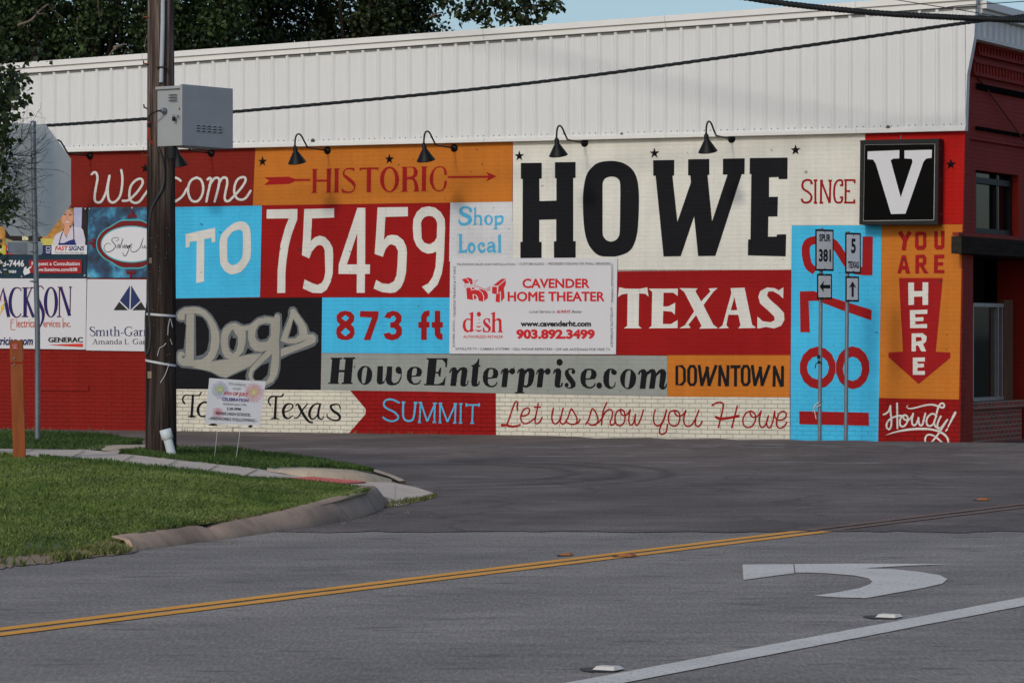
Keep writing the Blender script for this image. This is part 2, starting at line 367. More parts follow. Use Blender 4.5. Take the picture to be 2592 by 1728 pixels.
a.fill([(2095,200),(2170,215),(2240,270),(2285,350),(2290,450),(2275,830),(2250,1000),(2200,1130),(2090,1242),(2012,1155),(2090,1115),(2140,1040),(2175,920),(2185,735),(2140,755),(2080,762),(2010,735),(1950,670),(1915,590),(1905,450),(1912,350),(1950,270),(2010,215)], mLW, [[(2095,313),(2140,320),(2175,350),(2195,400),(2190,570),(2160,620),(2095,650),(2040,630),(2010,580),(2003,400),(2015,360),(2050,325)]])
# --- Shop Local
a = letters(pSHOP).frame(1140, 500, 9.8)
a.fill([(545,320),(520,365),(475,360),(460,310),(420,270),(360,262),(305,285),(293,325),(320,365),(430,405),(500,450),(535,520),(530,590),(490,650),(410,690),(330,702),(260,690),(205,645),(195,600),(195,555),(210,540),(240,580),(290,625),(350,632),(410,610),(440,580),(445,550),(420,520),(330,480),(260,440),(220,390),(215,320),(240,255),(300,220),(380,215),(460,225),(520,265)], mLBL)
a.fill([(568,275),(638,222),(638,435),(690,425),(750,435),(775,480),(785,560),(780,630),(800,685),(705,685),(730,640),(735,540),(715,490),(680,472),(640,490),(635,640),(655,680),(555,685),(585,635),(595,300),(575,295)], mLBL)
a.fill(a.ell(943,557,108,128), mLBL, [a.ell(950,555,52,88)])
a.fill([(1070,485),(1155,432),(1155,470),(1210,440),(1270,437),(1310,460),(1325,520),(1310,600),(1270,660),(1210,685),(1155,675),(1150,750),(1185,785),(1055,790),(1095,750),(1100,500)], mLBL, [[(1155,515),(1210,490),(1250,500),(1270,545),(1250,600),(1200,615),(1155,615)]])
a.fill([(180,915),(250,903),(312,912),(285,945),(288,1308),(340,1312),(415,1270),(412,1370),(185,1372),(220,1330),(215,945)], mLBL)
a.fill(a.ell(522,1248,98,137), mLBL, [a.ell(528,1258,40,72)])
a.fill([(840,1215),(780,1220),(785,1190),(775,1165),(745,1170),(722,1210),(735,1265),(770,1310),(810,1305),(845,1275),(870,1250),(875,1290),(850,1350),(790,1380),(740,1370),(695,1320),(672,1240),(680,1170),(720,1125),(770,1107),(830,1120),(862,1160)], mLBL)
a.fill([(905,1160),(940,1115),(1000,1095),(1070,1105),(1105,1150),(1115,1220),(1115,1310),(1150,1335),(1120,1372),(1075,1370),(1040,1335),(990,1370),(940,1365),(905,1325),(900,1270),(930,1215),(985,1190),(1050,1180),(1045,1155),(1010,1140),(970,1150),(945,1180)], mLBL, [[(1050,1235),(990,1255),(955,1290),(975,1310),(1020,1300),(1050,1280)]])
a.fill([(1160,950),(1255,895),(1255,1310),(1275,1370),(1160,1370),(1190,1310),(1185,945)], mLBL)
# --- HOWE, SINCE
a = letters(pHOWE).frame(1280, 280, 3.178)
a.fill([(122,422),(290,420),(290,547),(270,549),(272,728),(408,724),(408,545),(396,543),(396,416),(562,414),(562,541),(543,543),(543,1050),(563,1050),(563,1182),(388,1184),(388,1052),(406,1050),(406,874),(270,878),(270,1055),(289,1057),(289,1184),(118,1186),(118,1057),(135,1055),(137,550),(122,550)], mLB)
a.fill([(850,405),(940,420),(1010,465),(1050,530),(1068,620),(1072,740),(1066,900),(1055,1000),(1025,1090),(980,1140),(900,1170),(850,1174),(760,1168),(700,1125),(655,1050),(630,930),(621,740),(628,620),(650,520),(690,460),(750,418)], mLB, [[(852,531),(880,535),(905,550),(919,578),(922,640),(921,760),(919,900),(916,985),(906,1018),(884,1042),(850,1053),(816,1045),(792,1022),(780,990),(779,900),(779,760),(779,640),(781,582),(795,552),(822,536)]], smooth=True)
a.fill([(1186,400),(1356,397),(1355,523),(1341,524),(1381,895),(1490,578),(1485,522),(1467,522),(1467,392),(1638,389),(1638,517),(1623,518),(1660,892),(1784,516),(1747,515),(1748,387),(1923,384),(1921,511),(1898,513),(1687,1168),(1548,1170),(1516,850),(1408,1171),(1270,1173),(1206,525),(1187,525)], mLB)
a.fill([(1964,382),(2268,378),(2266,551),(2195,552),(2195,535),(2119,537),(2118,694),(2190,693),(2186,851),(2113,852),(2110,1014),(2180,1013),(2182,996),(2256,995),(2252,1172),(1948,1164),(1950,1037),(1969,1036),(1976,511),(1962,510)], mLB)
a.frame(1980, 300, 3.734)
a.stroke([(278,612),(268,588),(235,581),(200,597),(190,640),(205,670),(250,700),(275,735),(268,775),(235,795),(200,790),(186,770)], 20, mLRED)
a.lines([[(266,612),(290,612)],[(176,772),(196,766)],[(313,582),(313,800)],[(297,585),(332,585)],[(297,797),(330,797)],[(368,588),(365,797)],[(368,590),(447,797)],[(455,588),(449,797)],[(358,588),(385,588)],[(436,588),(470,588)],[(352,797),(388,797)],
         [(545,632),(575,632)],[(545,745),(575,745)],[(600,582),(598,795)],[(585,583),(690,583)],[(684,583),(684,612)],[(600,687),(637,687)],[(632,678),(632,697)],[(583,795),(688,795)],[(681,795),(681,765)]], 19, mLRED)
a.stroke([(568,630),(566,592),(545,582),(515,597),(495,640),(490,720),(502,778),(525,795),(558,788),(568,755)], 19, mLRED)
# --- Dogs
a = letters(pDOG).frame(420, 740, 4.127)
a.fill([(105,215),(130,180),(190,145),(290,138),(350,143),(420,175),(480,230),(530,310),(570,400),(620,335),(680,300),(740,298),(790,325),(820,335),(880,320),(950,260),(1030,235),(1130,250),(1140,215),(1175,205),(1210,225),(1215,400),(1275,240),(1275,190),(1295,150),(1340,145),(1370,170),(1378,200),(1430,270),(1480,340),(1505,410),(1550,415),(1590,450),(1592,510),(1555,560),(1480,590),(1300,650),(1200,700),(1195,800),(1175,880),(1130,950),(1080,985),(1035,1005),(900,1000),(840,930),(830,870),(850,800),(780,830),(700,865),(625,900),(560,885),(480,840),(380,810),(245,795),(160,785),(115,750),(100,700),(105,630),(130,595),(185,590),(210,340),(185,310),(150,315),(115,295),(103,260)], mDGR,
  [[(312,240),(380,260),(420,310),(450,400),(450,500),(430,600),(390,645),(315,665)], [(690,440),(700,480),(735,475),(730,540),(710,600),(690,605),(665,570),(665,510)], [(560,640),(605,692),(520,705)], [(855,580),(920,625),(825,650)],
   [(1010,340),(1080,345),(1078,440),(1050,480),(990,495),(960,470),(955,400),(975,360)], [(1330,285),(1370,360),(1375,420),(1340,460),(1285,465),(1310,380)], [(1080,730),(1060,860),(1000,915),(930,915),(912,880),(930,820),(1000,760)], [(1240,545),(1290,555),(1225,570)]])
a.up()
a.fill([(115,240),(140,195),(200,160),(290,152),(345,158),(410,190),(470,250),(520,330),(555,430),(560,500),(550,580),(510,680),(460,735),(370,765),(270,770),(170,765),(130,735),(118,680),(130,625),(170,615),(200,640),(195,660),(175,655),(165,680),(190,690),(205,660),(212,400),(215,215),(195,235),(195,280),(165,292),(130,280)], mDLT, [[(295,215),(370,235),(430,290),(465,380),(475,470),(460,600),(430,660),(370,700),(290,708)]])
a.fill([(600,380),(650,335),(720,318),(775,345),(810,375),(835,420),(832,520),(810,610),(760,670),(680,700),(620,680),(585,620),(572,520),(577,440)], mDLT, [[(650,460),(680,400),(705,385),(725,430),(750,465),(752,540),(735,610),(700,640),(665,610),(648,540)]])
a.fill([(770,350),(820,352),(880,340),(940,292),(950,320),(870,390),(830,405)], mDLT)
a.fill([(860,400),(900,330),(960,275),(1040,255),(1130,265),(1140,235),(1170,225),(1192,250),(1190,400),(1180,500),(1185,640),(1180,760),(1165,850),(1120,930),(1040,970),(940,965),(880,930),(860,860),(880,790),(960,700),(1060,600),(1000,622),(930,610),(880,560),(858,480)], mDLT, [[(930,460),(940,390),(970,340),(1030,320),(1095,325),(1095,450),(1060,510),(990,520),(950,500)], [(1110,640),(1085,870),(1050,925),(930,920),(900,890),(905,830),(990,750)]])
a.fill([(1300,180),(1340,168),(1360,195),(1420,280),(1465,350),(1482,440),(1540,435),(1568,470),(1560,520),(1500,550),(1200,670),(1200,590),(1400,530),(1480,490),(1440,500),(1350,535),(1280,535),(1220,515),(1196,500),(1230,410),(1290,260),(1300,210)], mDLT, [[(1330,270),(1385,350),(1395,440),(1350,480),(1270,480),(1310,350)]])
a.fill([(270,780),(480,720),(700,690),(850,650),(1010,635),(950,700),(880,770),(720,840),(630,890),(570,875),(470,825)], mDLT)
# --- 873 ft
a = letters(p873).frame(800, 740, 2.5565)
a.fill([(188,118),(225,125),(247,150),(245,185),(225,206),(245,225),(250,265),(235,295),(205,308),(170,307),(140,295),(130,265),(133,230),(155,208),(135,185),(132,150),(155,125)], mLRED, [[(190,145),(215,165),(192,187),(163,166)], [(190,228),(222,256),(190,284),(158,258)]])
a.fill([(285,120),(405,122),(402,160),(350,308),(308,308),(362,162),(283,158)], mLRED)
a.fill([(440,160),(460,130),(495,118),(530,125),(552,150),(552,185),(535,205),(555,230),(555,270),(530,300),(490,310),(450,298),(435,268),(475,258),(490,272),(515,265),(520,245),(505,230),(480,228),(480,195),(505,190),(518,170),(505,150),(490,152),(478,170)], mLRED)
a.fill([(735,115),(733,150),(716,158),(716,190),(733,190),(733,225),(716,228),(716,307),(680,307),(680,230),(662,228),(662,192),(680,190),(680,150),(700,122)], mLRED)
a.fill([(768,118),(803,118),(803,190),(820,192),(820,225),(803,228),(805,262),(818,270),(818,308),(785,300),(768,275),(767,230),(748,226),(748,192),(768,190)], mLRED)
# --- web address
a = letters(pENT).frame(820, 880, 5.227)
def moved(pts, b0, b1): return [(b1[0]+(x-b0[0])*(b1[2]-b1[0])/(b0[2]-b0[0]), b1[1]+(y-b0[1])*(b1[3]-b1[1])/(b0[3]-b0[1])) for x, y in pts]
gO = [(545,238),(590,250),(625,290),(638,340),(630,410),(600,460),(560,485),(525,485),(480,460),(450,410),(440,350),(460,290),(500,248)]; gOh = [(545,255),(570,265),(565,330),(550,430),(540,465),(515,468),(500,440),(500,370),(515,280)]
gE = [(1200,248),(1250,255),(1290,285),(1297,330),(1275,375),(1160,385),(1160,430),(1185,465),(1220,470),(1255,455),(1275,420),(1285,425),(1270,465),(1230,488),(1180,487),(1130,465),(1100,420),(1093,365),(1105,300),(1150,255)]; gEh = [(1205,265),(1228,275),(1228,330),(1210,365),(1160,368),(1165,310),(1180,272)]
a.fill([(90,130),(240,130),(238,150),(212,152),(200,292),(272,292),(285,152),(258,150),(258,128),(414,126),(412,146),(385,150),(360,458),(380,460),(376,478),(230,478),(232,460),(258,458),(268,322),(197,322),(186,460),(200,462),(196,478),(52,474),(55,460),(80,458),(108,152),(90,150)], mLB)
a.fill(gO, mLB, [gOh], smooth=True); a.fill(gE, mLB, [gEh])
a.fill([(710,242),(780,240),(775,450),(800,440),(825,370),(835,245),(903,246),(895,430),(915,465),(950,465),(985,440),(1010,390),(1020,345),(985,345),(955,325),(945,285),(965,250),(1000,248),(1025,275),(1030,320),(1025,400),(995,460),(950,490),(890,497),(845,485),(825,460),(820,420),(790,470),(740,487),(705,470),(698,430)], mLB)
a.fill([(1357,137),(1635,137),(1625,255),(1608,255),(1605,200),(1565,155),(1492,152),(1478,317),(1510,318),(1535,265),(1552,262),(1540,382),(1525,380),(1510,340),(1475,335),(1455,478),(1520,478),(1570,450),(1600,387),(1610,387),(1595,497),(1323,495),(1325,478),(1352,475),(1383,155),(1357,153)], mLB)
a.fill([(1655,330),(1670,285),(1710,255),(1745,258),(1765,300),(1800,265),(1850,253),(1885,265),(1898,300),(1888,380),(1872,470),(1880,490),(1895,470),(1900,432),(1914,432),(1905,480),(1875,508),(1830,512),(1803,490),(1805,440),(1820,330),(1825,290),(1800,300),(1765,350),(1745,505),(1670,502),(1692,330),(1690,290),(1670,335)], mLB)
a.fill([(2055,143),(2050,230),(2072,232),(2070,248),(2045,250),(2025,470),(2035,485),(2050,440),(2062,440),(2055,485),(2025,510),(1980,512),(1955,495),(1948,450),(1968,250),(1948,245),(1950,230),(1985,222),(2025,185),(2040,145)], mLB)
eb = (1093, 248, 1297, 488); a.fill(moved(gE, eb, (2100, 262, 2308, 522)), mLB, [moved(gEh, eb, (2100, 262, 2308, 522))])
a.frame(1240, 880, 5.113)
gR = [(138,340),(150,290),(195,260),(235,268),(240,300),(275,265),(310,262),(328,290),(322,325),(295,345),(262,335),(255,310),(238,330),(218,508),(148,508),(168,320),(165,295),(150,342)]
a.fill(gR, mLB); a.fill([(x+458, y+3) for x, y in gR], mLB)
a.fill([(350,330),(365,285),(410,262),(440,270),(450,290),(490,265),(540,262),(575,290),(578,350),(560,440),(530,490),(480,515),(440,512),(430,500),(425,570),(447,572),(445,588),(322,588),(322,572),(352,570),(380,330),(378,295),(362,332)], mLB, [[(500,310),(485,310),(455,350),(440,480),(470,490),(490,460),(503,340)]])
a.fill([(815,335),(830,285),(870,265),(905,268),(924,300),(920,380),(905,480),(915,495),(925,450),(945,452),(938,495),(905,515),(860,515),(838,490),(838,440),(850,330),(848,300),(830,338)], mLB); a.fill(a.ell(902,187,40,44), mLB)
a.fill([(1020,265),(1080,265),(1108,300),(1095,335),(1065,338),(1055,310),(1065,285),(1040,280),(1015,300),(1030,340),(1080,400),(1110,450),(1105,500),(1060,528),(1010,525),(970,500),(968,465),(995,448),(1018,465),(1015,495),(1000,505),(1030,515),(1050,500),(1040,460),(990,400),(967,340),(975,295)], mLB)
a.fill(moved(gE, eb, (1170, 267, 1382, 525)), mLB, [moved(gEh, eb, (1170, 267, 1382, 525))]); a.fill(a.ell(1415,487,36,40), mLB)
a.fill([(1640,300),(1643,330),(1620,352),(1585,345),(1565,315),(1575,285),(1555,290),(1545,350),(1540,440),(1550,490),(1575,510),(1605,490),(1620,445),(1630,447),(1618,500),(1580,530),(1535,530),(1490,500),(1468,440),(1468,370),(1485,310),(1530,270),(1590,268)], mLB)
ob_ = (440, 238, 638, 485); a.fill(moved(gO, ob_, (1685, 275, 1892, 532)), mLB, [moved(gOh, ob_, (1685, 275, 1892, 532))], smooth=True)
a.fill([(1915,345),(1930,300),(1970,275),(2010,280),(2030,310),(2080,275),(2125,275),(2145,300),(2150,330),(2190,285),(2230,272),(2265,285),(2283,320),(2275,400),(2255,490),(2265,510),(2280,460),(2292,462),(2285,515),(2250,540),(2210,535),(2188,500),(2200,400),(2205,320),(2160,360),(2150,380),(2132,528),(2058,528),(2080,380),(2085,320),(2040,350),(2030,380),(2012,530),(1938,530),(1960,340),(1955,305),(1935,350)], mLB)
# --- Top of Texas
a = letters(pTOP).frame(640, 960, 3.675)
for s in ([(165,240,14),(148,215,14),(150,180,16),(180,158,16),(240,158,12),(270,155,14),(282,135,12)], [(215,160,20),(205,360,25)], [(165,367,7),(205,360,16),(245,368,7)],
          [(285,305,8),(350,280,9),(372,245,14),(345,225,12),(305,240,22),(282,290,26),(295,345,24),(330,362,14),(370,335,8)], [(398,245,8),(418,228,14),(440,270,26),(480,340,26),(520,390,20),(555,400,14)], [(510,225,10),(460,285,12),(420,350,12),(385,358,8)],
          [(635,230,10),(590,225,12),(545,260,20),(525,320,24),(545,365,16),(590,345,10),(625,250,12)], [(625,230,18),(610,300,20),(610,350,20),(640,370,12),(660,345,8)],
          [(815,270,12),(800,235,12),(760,232,16),(725,245,20),(740,285,24),(790,320,26),(810,350,22),(790,378,16),(740,375,14),(695,350,12),(690,320,8)]): a.stroke(s, 14, mLB)
a.frame(420, 960, 11.2)
for s in ([(530,680,50),(490,620,50),(475,560,45),(500,490,45),(560,445,36),(700,450,32),(930,450,36),(975,400,40),(1000,365,40)], [(765,450,62),(725,1050,72)], [(620,1055,18),(735,1040,60),(860,1062,16)],
          [(1160,650,50),(1080,640,45),(990,690,60),(915,800,75),(915,930,75),(970,1030,45),(1050,1050,40),(1140,1020,60),(1220,930,60),(1240,800,50),(1210,690,50),(1160,650,50)],
          [(1380,760,60),(1345,1000,70),(1335,1280,72)], [(1215,1292,18),(1335,1275,60),(1465,1300,18)], [(1370,780,40),(1480,700,40),(1580,780,60),(1570,920,60),(1460,1010,40),(1370,960,40)],
          [(2100,700,50),(2020,690,50),(1960,800,60),(1960,1000,60),(2060,1050,40)], [(2420,520,50),(2340,560,50),(2330,800,60),(2400,1000,70),(2420,1290,80),(2360,1330,60)]): a.stroke(s, 50, mLB)
# --- SUMMIT ribbon
a = letters(pTOP).frame(640, 960, 3.675)
a.fill([(905,103),(1600,112),(2260,128),(2262,720),(893,720),(893,500),(1048,322),(1050,275)], mREDlow); a.up()
a.stroke([(1358,215),(1320,195),(1280,185),(1235,195),(1218,230),(1240,265),(1310,300),(1350,340),(1345,370),(1300,388),(1250,378),(1212,352)], 17, mLBL)
a.stroke([(1400,215),(1397,320),(1412,370),(1450,386),(1488,370),(1503,310),(1513,215)], 18, mLBL)
a.lines([[(1385,212),(1417,212)],[(1497,216),(1530,216)],[(1562,216),(1550,395)],[(1564,218),(1622,390)],[(1622,390),(1695,225)],[(1693,222),(1688,395)],[(1535,397),(1565,397)],[(1672,397),(1705,397)],[(1543,215),(1575,215)],[(1675,222),(1712,222)],
         [(1742,225),(1740,398)],[(1747,225),(1810,395)],[(1810,395),(1885,230)],[(1887,228),(1880,400)],[(1727,400),(1755,400)],[(1862,402),(1893,402)],[(1730,222),(1760,222)],[(1868,227),(1900,227)],[(1935,228),(1932,402)],[(1920,228),(1950,228)],[(1916,403),(1948,403)],
         [(2046,240),(2040,405)],[(1982,237),(2110,237)],[(1987,222),(1987,252)],[(2105,222),(2105,252)],[(2022,405),(2058,405)]], 15, mLBL)
# --- Let us show you Howe
a = letters(pTOP).frame(1250, 990, 5.737)
for s in ([(345,270,25),(338,220,24),(348,165,22),(320,148,22),(290,200,22),(245,330,22),(195,470,25)], [(120,490,45),(180,490,35),(260,510,32),(340,500,28),(380,485,28)],
          [(390,355),(450,355),(505,320),(515,260),(485,240),(435,265),(400,330),(390,390),(410,445),(460,468),(530,440),(590,390)], [(645,175),(625,280),(602,390),(600,450),(630,468),(675,430),(700,378)], [(592,228),(675,228)],
          [(865,245),(845,330),(845,420),(880,470),(930,450),(970,380),(1005,245)], [(975,380),(963,440),(1000,475),(1040,450)], [(1040,450),(1080,370),(1120,258),(1160,300),(1205,390),(1200,455),(1150,480),(1090,465),(1050,440)], [(1150,480),(1220,460),(1250,405)],
          [(1332,478),(1380,400),(1425,258),(1470,290),(1505,370),(1510,430),(1480,480),(1420,490),(1370,465)], [(1450,490),(1530,440),(1575,380)], [(1640,163),(1600,250),(1577,350),(1563,488)], [(1577,380),(1620,300),(1680,262),(1720,290),(1715,370),(1690,440),(1700,490),(1740,475),(1770,440)],
          [(1850,262),(1790,290),(1760,370),(1765,450),(1800,490),(1850,492),(1890,450),(1905,370),(1890,290),(1850,262)], [(1840,272),(1850,330),(1890,350),(1940,330),(1980,268)], [(1980,265),(1965,350),(1960,430),(1985,490),(2030,450),(2055,333)], [(2055,333),(2050,450),(2075,493),(2110,450),(2150,350),(2170,268)]): a.stroke(s, 22, mLRED)
a.frame(1620, 990, 6.031)
for s in ([(232,280),(207,380),(215,480),(260,525),(320,500),(370,400),(405,282)], [(400,300),(370,420),(320,520),(297,600),(310,648),(350,653),(400,610),(420,500)], [(520,290),(455,320),(432,410),(450,490),(510,528),(570,510),(605,430),(600,340),(560,297),(520,290)], [(530,295),(540,350),(600,380),(660,350),(700,292)],
          [(700,290),(672,390),(672,480),(710,530),(770,523),(830,450),(870,360),(898,288)], [(850,430),(845,500),(885,538),(920,510),(948,458)], [(1102,215,28),(1160,178,26),(1220,168,26),(1268,190,28),(1265,260,26),(1240,370,26),(1197,548,26)], [(1485,222,24),(1402,550,26)], [(1160,390,40),(1220,420,40),(1330,410,38),(1450,385,38),(1500,378,42)],
          [(1690,302),(1620,330),(1572,420),(1582,510),(1640,550),(1710,530),(1760,440),(1755,350),(1710,307),(1690,302)], [(1675,315),(1700,380),(1750,395),(1800,370),(1850,302)], [(1850,300),(1825,400),(1825,500),(1855,550),(1900,530),(1940,450),(1958,372)], [(1958,372),(1932,480),(1950,543),(1985,550),(2020,480),(2040,390),(2055,303)],
          [(2055,303),(2058,380),(2090,430),(2160,435),(2220,400),(2230,340),(2190,307),(2130,330),(2092,420),(2082,500),(2110,553),(2160,558),(2210,520),(2240,472)]): a.stroke(s, 23, mLRED)
# --- DOWNTOWN
a = letters(pDWN).frame(1540, 660, 3.408)
D_ = [(590,908),(635,908),(655,935),(657,1035),(635,1064),(590,1068)]
a.stroke(D_, 25, mLB, smooth=False, closed=True, cap=False)
for cx in (725, 1187): a.stroke([(cx-18,908),(cx+12,908),(cx+27,935),(cx+27,1042),(cx+10,1068),(cx-18,1068),(cx-33,1040),(cx-33,937)], 26, mLB, smooth=False, closed=True, cap=False)
for dx in (0, 458): a.lines([[(782+dx,898),(806+dx,1078)],[(804+dx,1078),(858+dx,915)],[(850+dx,910),(868+dx,1078)],[(866+dx,1078),(930+dx,898)]], 26, mLB)
a.lines([[(962,900),(958,1080)],[(960,900),(1020,1080)],[(1032,900),(1026,1080)],[(1052,912),(1140,912)],[(1097,912),(1096,1082)],[(1432,905),(1428,1085)],[(1430,905),(1494,1085)],[(1502,905),(1500,1085)]], 26, mLB)
# --- TEXAS
a = letters(pTEX).frame(1540, 660, 3.408)
a.fill([(92,228),(150,240),(270,242),(335,228),(347,310),(320,285),(265,280),(260,560),(287,582),(133,582),(162,560),(166,282),(115,290),(82,315)], mLW)
a.fill([(348,240),(600,240),(598,305),(560,275),(476,275),(473,395),(520,392),(577,360),(573,465),(545,438),(473,432),(470,545),(540,545),(597,510),(597,580),(347,582),(372,560),(378,270)], mLW)
a.fill([(612,235),(770,238),(750,262),(800,350),(880,265),(865,238),(942,235),(905,268),(820,382),(905,550),(945,582),(785,585),(803,560),(757,468),(690,550),(710,578),(612,582),(660,555),(740,435),(655,270)], mLW)
a.fill([(1055,235),(1175,232),(1240,550),(1275,578),(1120,582),(1140,555),(1120,465),(1035,465),(1018,555),(1040,580),(950,583),(985,555),(1060,280)], mLW, [[(1087,312),(1112,425),(1055,427)]])
a.fill([(1510,228),(1508,325),(1470,290),(1420,262),(1380,265),(1368,300),(1400,340),(1470,400),(1515,450),(1518,510),(1490,560),(1430,583),(1360,570),(1300,582),(1285,582),(1285,480),(1330,520),(1400,530),(1435,510),(1430,480),(1380,430),(1310,370),(1293,310),(1310,260),(1370,230),(1430,235),(1470,255)], mLW)
# --- 1872 sideways
a = letters(p1872).frame(1980, 300, 3.734)
a.stroke([(310,1440),(250,1390),(224,1290),(228,1200),(280,1155),(400,1150),(480,1175),(545,1260),(605,1355),(660,1420),(730,1438),(806,1440)], 76, mLRED, cap=False); a.lines([[(808,1115),(803,1481)]], 97, mLRED)
a.frame(1980, 660, 3.267)
a.fill([(145,253),(262,250),(400,300),(740,405),(736,492),(500,410),(330,345),(290,330),(218,332),(228,590),(150,590)], mLRED)
a.fill(a.ell(293,883,151,175,14,.2), mLRED, [a.ell(295,883,92,98,12)]); a.fill(a.ell(582,883,141,177,14,.2), mLRED, [a.ell(580,892,80,101,12)])
a.fill([(140,1242),(715,1254),(717,1362),(142,1350)], mLRED)
# --- YOU ARE HERE
a = letters(pYOU).frame(1980, 300, 3.734)
a.lines([[(1110,1070),(1162,1155)],[(1206,1070),(1160,1155)],[(1162,1145),(1147,1247)]], 40, mLRED)
a.fill([(1255,1085),(1275,1070),(1342,1068),(1362,1085),(1362,1215),(1335,1242),(1275,1242),(1255,1215)], mLRED, [[(1288,1105),(1330,1102),(1330,1202),(1290,1202)]])
a.fill([(1437,1065),(1470,1065),(1470,1200),(1502,1200),(1500,1062),(1535,1060),(1533,1215),(1510,1238),(1455,1238),(1437,1215)], mLRED)
a.fill([(1130,1292),(1168,1292),(1210,1465),(1168,1465),(1160,1430),(1130,1430),(1122,1465),(1088,1465)], mLRED, [[(1150,1340),(1162,1390),(1138,1390)]])
a.fill([(1258,1290),(1340,1285),(1362,1310),(1362,1370),(1338,1395),(1385,1465),(1340,1465),(1305,1400),(1295,1400),(1292,1465),(1257,1465)], mLRED, [[(1292,1320),(1328,1318),(1328,1360),(1292,1362)]])
a.fill([(1435,1288),(1532,1285),(1532,1322),(1472,1325),(1472,1358),(1522,1358),(1522,1390),(1472,1392),(1470,1430),(1533,1430),(1533,1465),(1433,1462)], mLRED)
a.frame(1980, 660, 3.267); a.fill([(965,142),(1328,142),(1270,752),(1390,758),(1390,802),(1128,1018),(878,795),(878,758),(998,750)], mLRED); a.up()
a.fill([(1042,180),(1090,180),(1090,250),(1160,250),(1160,178),(1208,178),(1206,365),(1160,365),(1160,295),(1090,297),(1090,363),(1044,366)], mLW)
a.fill([(1055,408),(1200,404),(1200,438),(1100,440),(1100,468),(1168,465),(1168,498),(1100,500),(1102,525),(1198,522),(1198,555),(1058,556)], mLW)
a.fill([(1070,600),(1160,598),(1195,625),(1190,665),(1165,690),(1190,748),(1150,748),(1125,700),(1105,700),(1105,748),(1070,748)], mLW, [[(1105,630),(1150,630),(1155,660),(1105,668)]])
a.fill([(1080,800),(1180,798),(1180,832),(1118,832),(1118,850),(1172,850),(1172,880),(1118,882),(1118,910),(1180,910),(1180,942),(1080,942)], mLW)
# --- Howdy!
a = letters(pHOW).frame(2200, 1000, 9.046)
for s in ([(322,440,30),(380,420),(440,370),(470,300),(485,240)], [(485,240),(492,400),(510,560),(503,700),(470,770),(430,768),(397,710),(410,630),(460,560),(520,520),(620,480),(700,465),(780,480)], [(640,185),(648,752)],
          [(830,452),(750,480),(707,580),(712,680),(760,718),(820,690),(878,600),(880,500),(830,452),(780,470),(790,530),(850,570),(920,550),(975,490),(1010,418)], [(1010,418),(982,550),(987,650),(1030,688),(1080,650),(1118,570),(1130,515)], [(1130,515),(1137,620),(1170,688),(1220,670),(1252,560),(1285,418)],
          [(1540,480),(1490,432),(1420,430),(1342,500),(1312,600),(1342,688),(1410,698),(1470,650),(1520,520),(1560,350),(1600,240),(1650,187),(1700,192),(1722,240),(1690,283),(1620,265),(1500,225,42),(1400,215,40),(1250,235,38),(1100,275,36),(950,305,30),(880,290,22),(862,255,15),(895,225,10)], [(1520,520),(1492,620),(1510,700),(1580,758),(1640,758)],
          [(1640,482),(1592,580),(1562,680),(1580,738),(1640,748),(1720,650),(1790,558)], [(1790,558),(1650,780),(1550,930),(1440,1060)], [(1970,400,60),(1802,730,30)], [(1788,775,40),(1755,815,30)], [(395,910,8),(600,840,35),(900,785,50),(1200,765,55),(1450,785,45),(1650,850,50),(1780,960,50),(1815,1080,40)],
          [(1660,1070,45),(1520,950,40),(1400,900,40),(1320,920,40),(1282,1000,40),(1290,1090,40)]): a.stroke(s, 42, mLW)
merged = {}
for a, par in LET: a.b.build("lettering", par)
# ------------------------------------------------------------------ white metal siding, coping, roof
mSID = plain("siding_white", (213,214,212), rough=.5, var=.015, nscale=.7, spec=.25)
mTRM = plain("trim_white", (222,221,216), rough=.45, var=.03, nscale=2.)
mSCR = plain("screw_grey", (96,100,104), rough=.4, metal=.6)
mRUF = plain("roof_grey", (120,120,118), rough=.8, var=.1)
u64, u354, u2416 = WL(64, 300, .1).x, WL(354, 300, .1).x, WL(2416, 250, .1).x
nr = round((u2416-u64)/((u354-u64)/8)); pitch = (u2416-u64)/nr
k0 = math.floor((uL-u64)/pitch)
tA, tB = WL(48, 196, .1), WL(2440, 27, .1)
ztop = lambda u: tA.z+(tB.z-tA.z)*(u-tA.x)/(tB.x-tA.x)
uR = WL(2443, 200, .1).x; zb = SBz+.045
prof = []
u = u64+k0*pitch
RB, RT, RH = .042, .018, .022
while u < uR-.02:
    prof += [(u-RB, 0), (u-RB+.02, RH), (u+RB-.036, RH), (u+RB, 0)]
    for f in (.36, .64):
        m_ = u+pitch*f; prof += [(m_-.02, 0), (m_-.010, .003), (m_+.010, .003), (m_+.02, 0)]
    u += pitch
prof = [p for p in prof if uL <= p[0] <= uR-.01]; prof = [(uL, 0)]+prof+[(uR, 0)]
b = MB()
vs = []
for (x, h) in prof: vs += [(x, -.06-h, zb), (x, -.06-h, ztop(x)+.05)]
b.add(vs, [(2*i, 2*i+2, 2*i+3, 2*i+1) for i in range(len(prof)-1)], mSID)
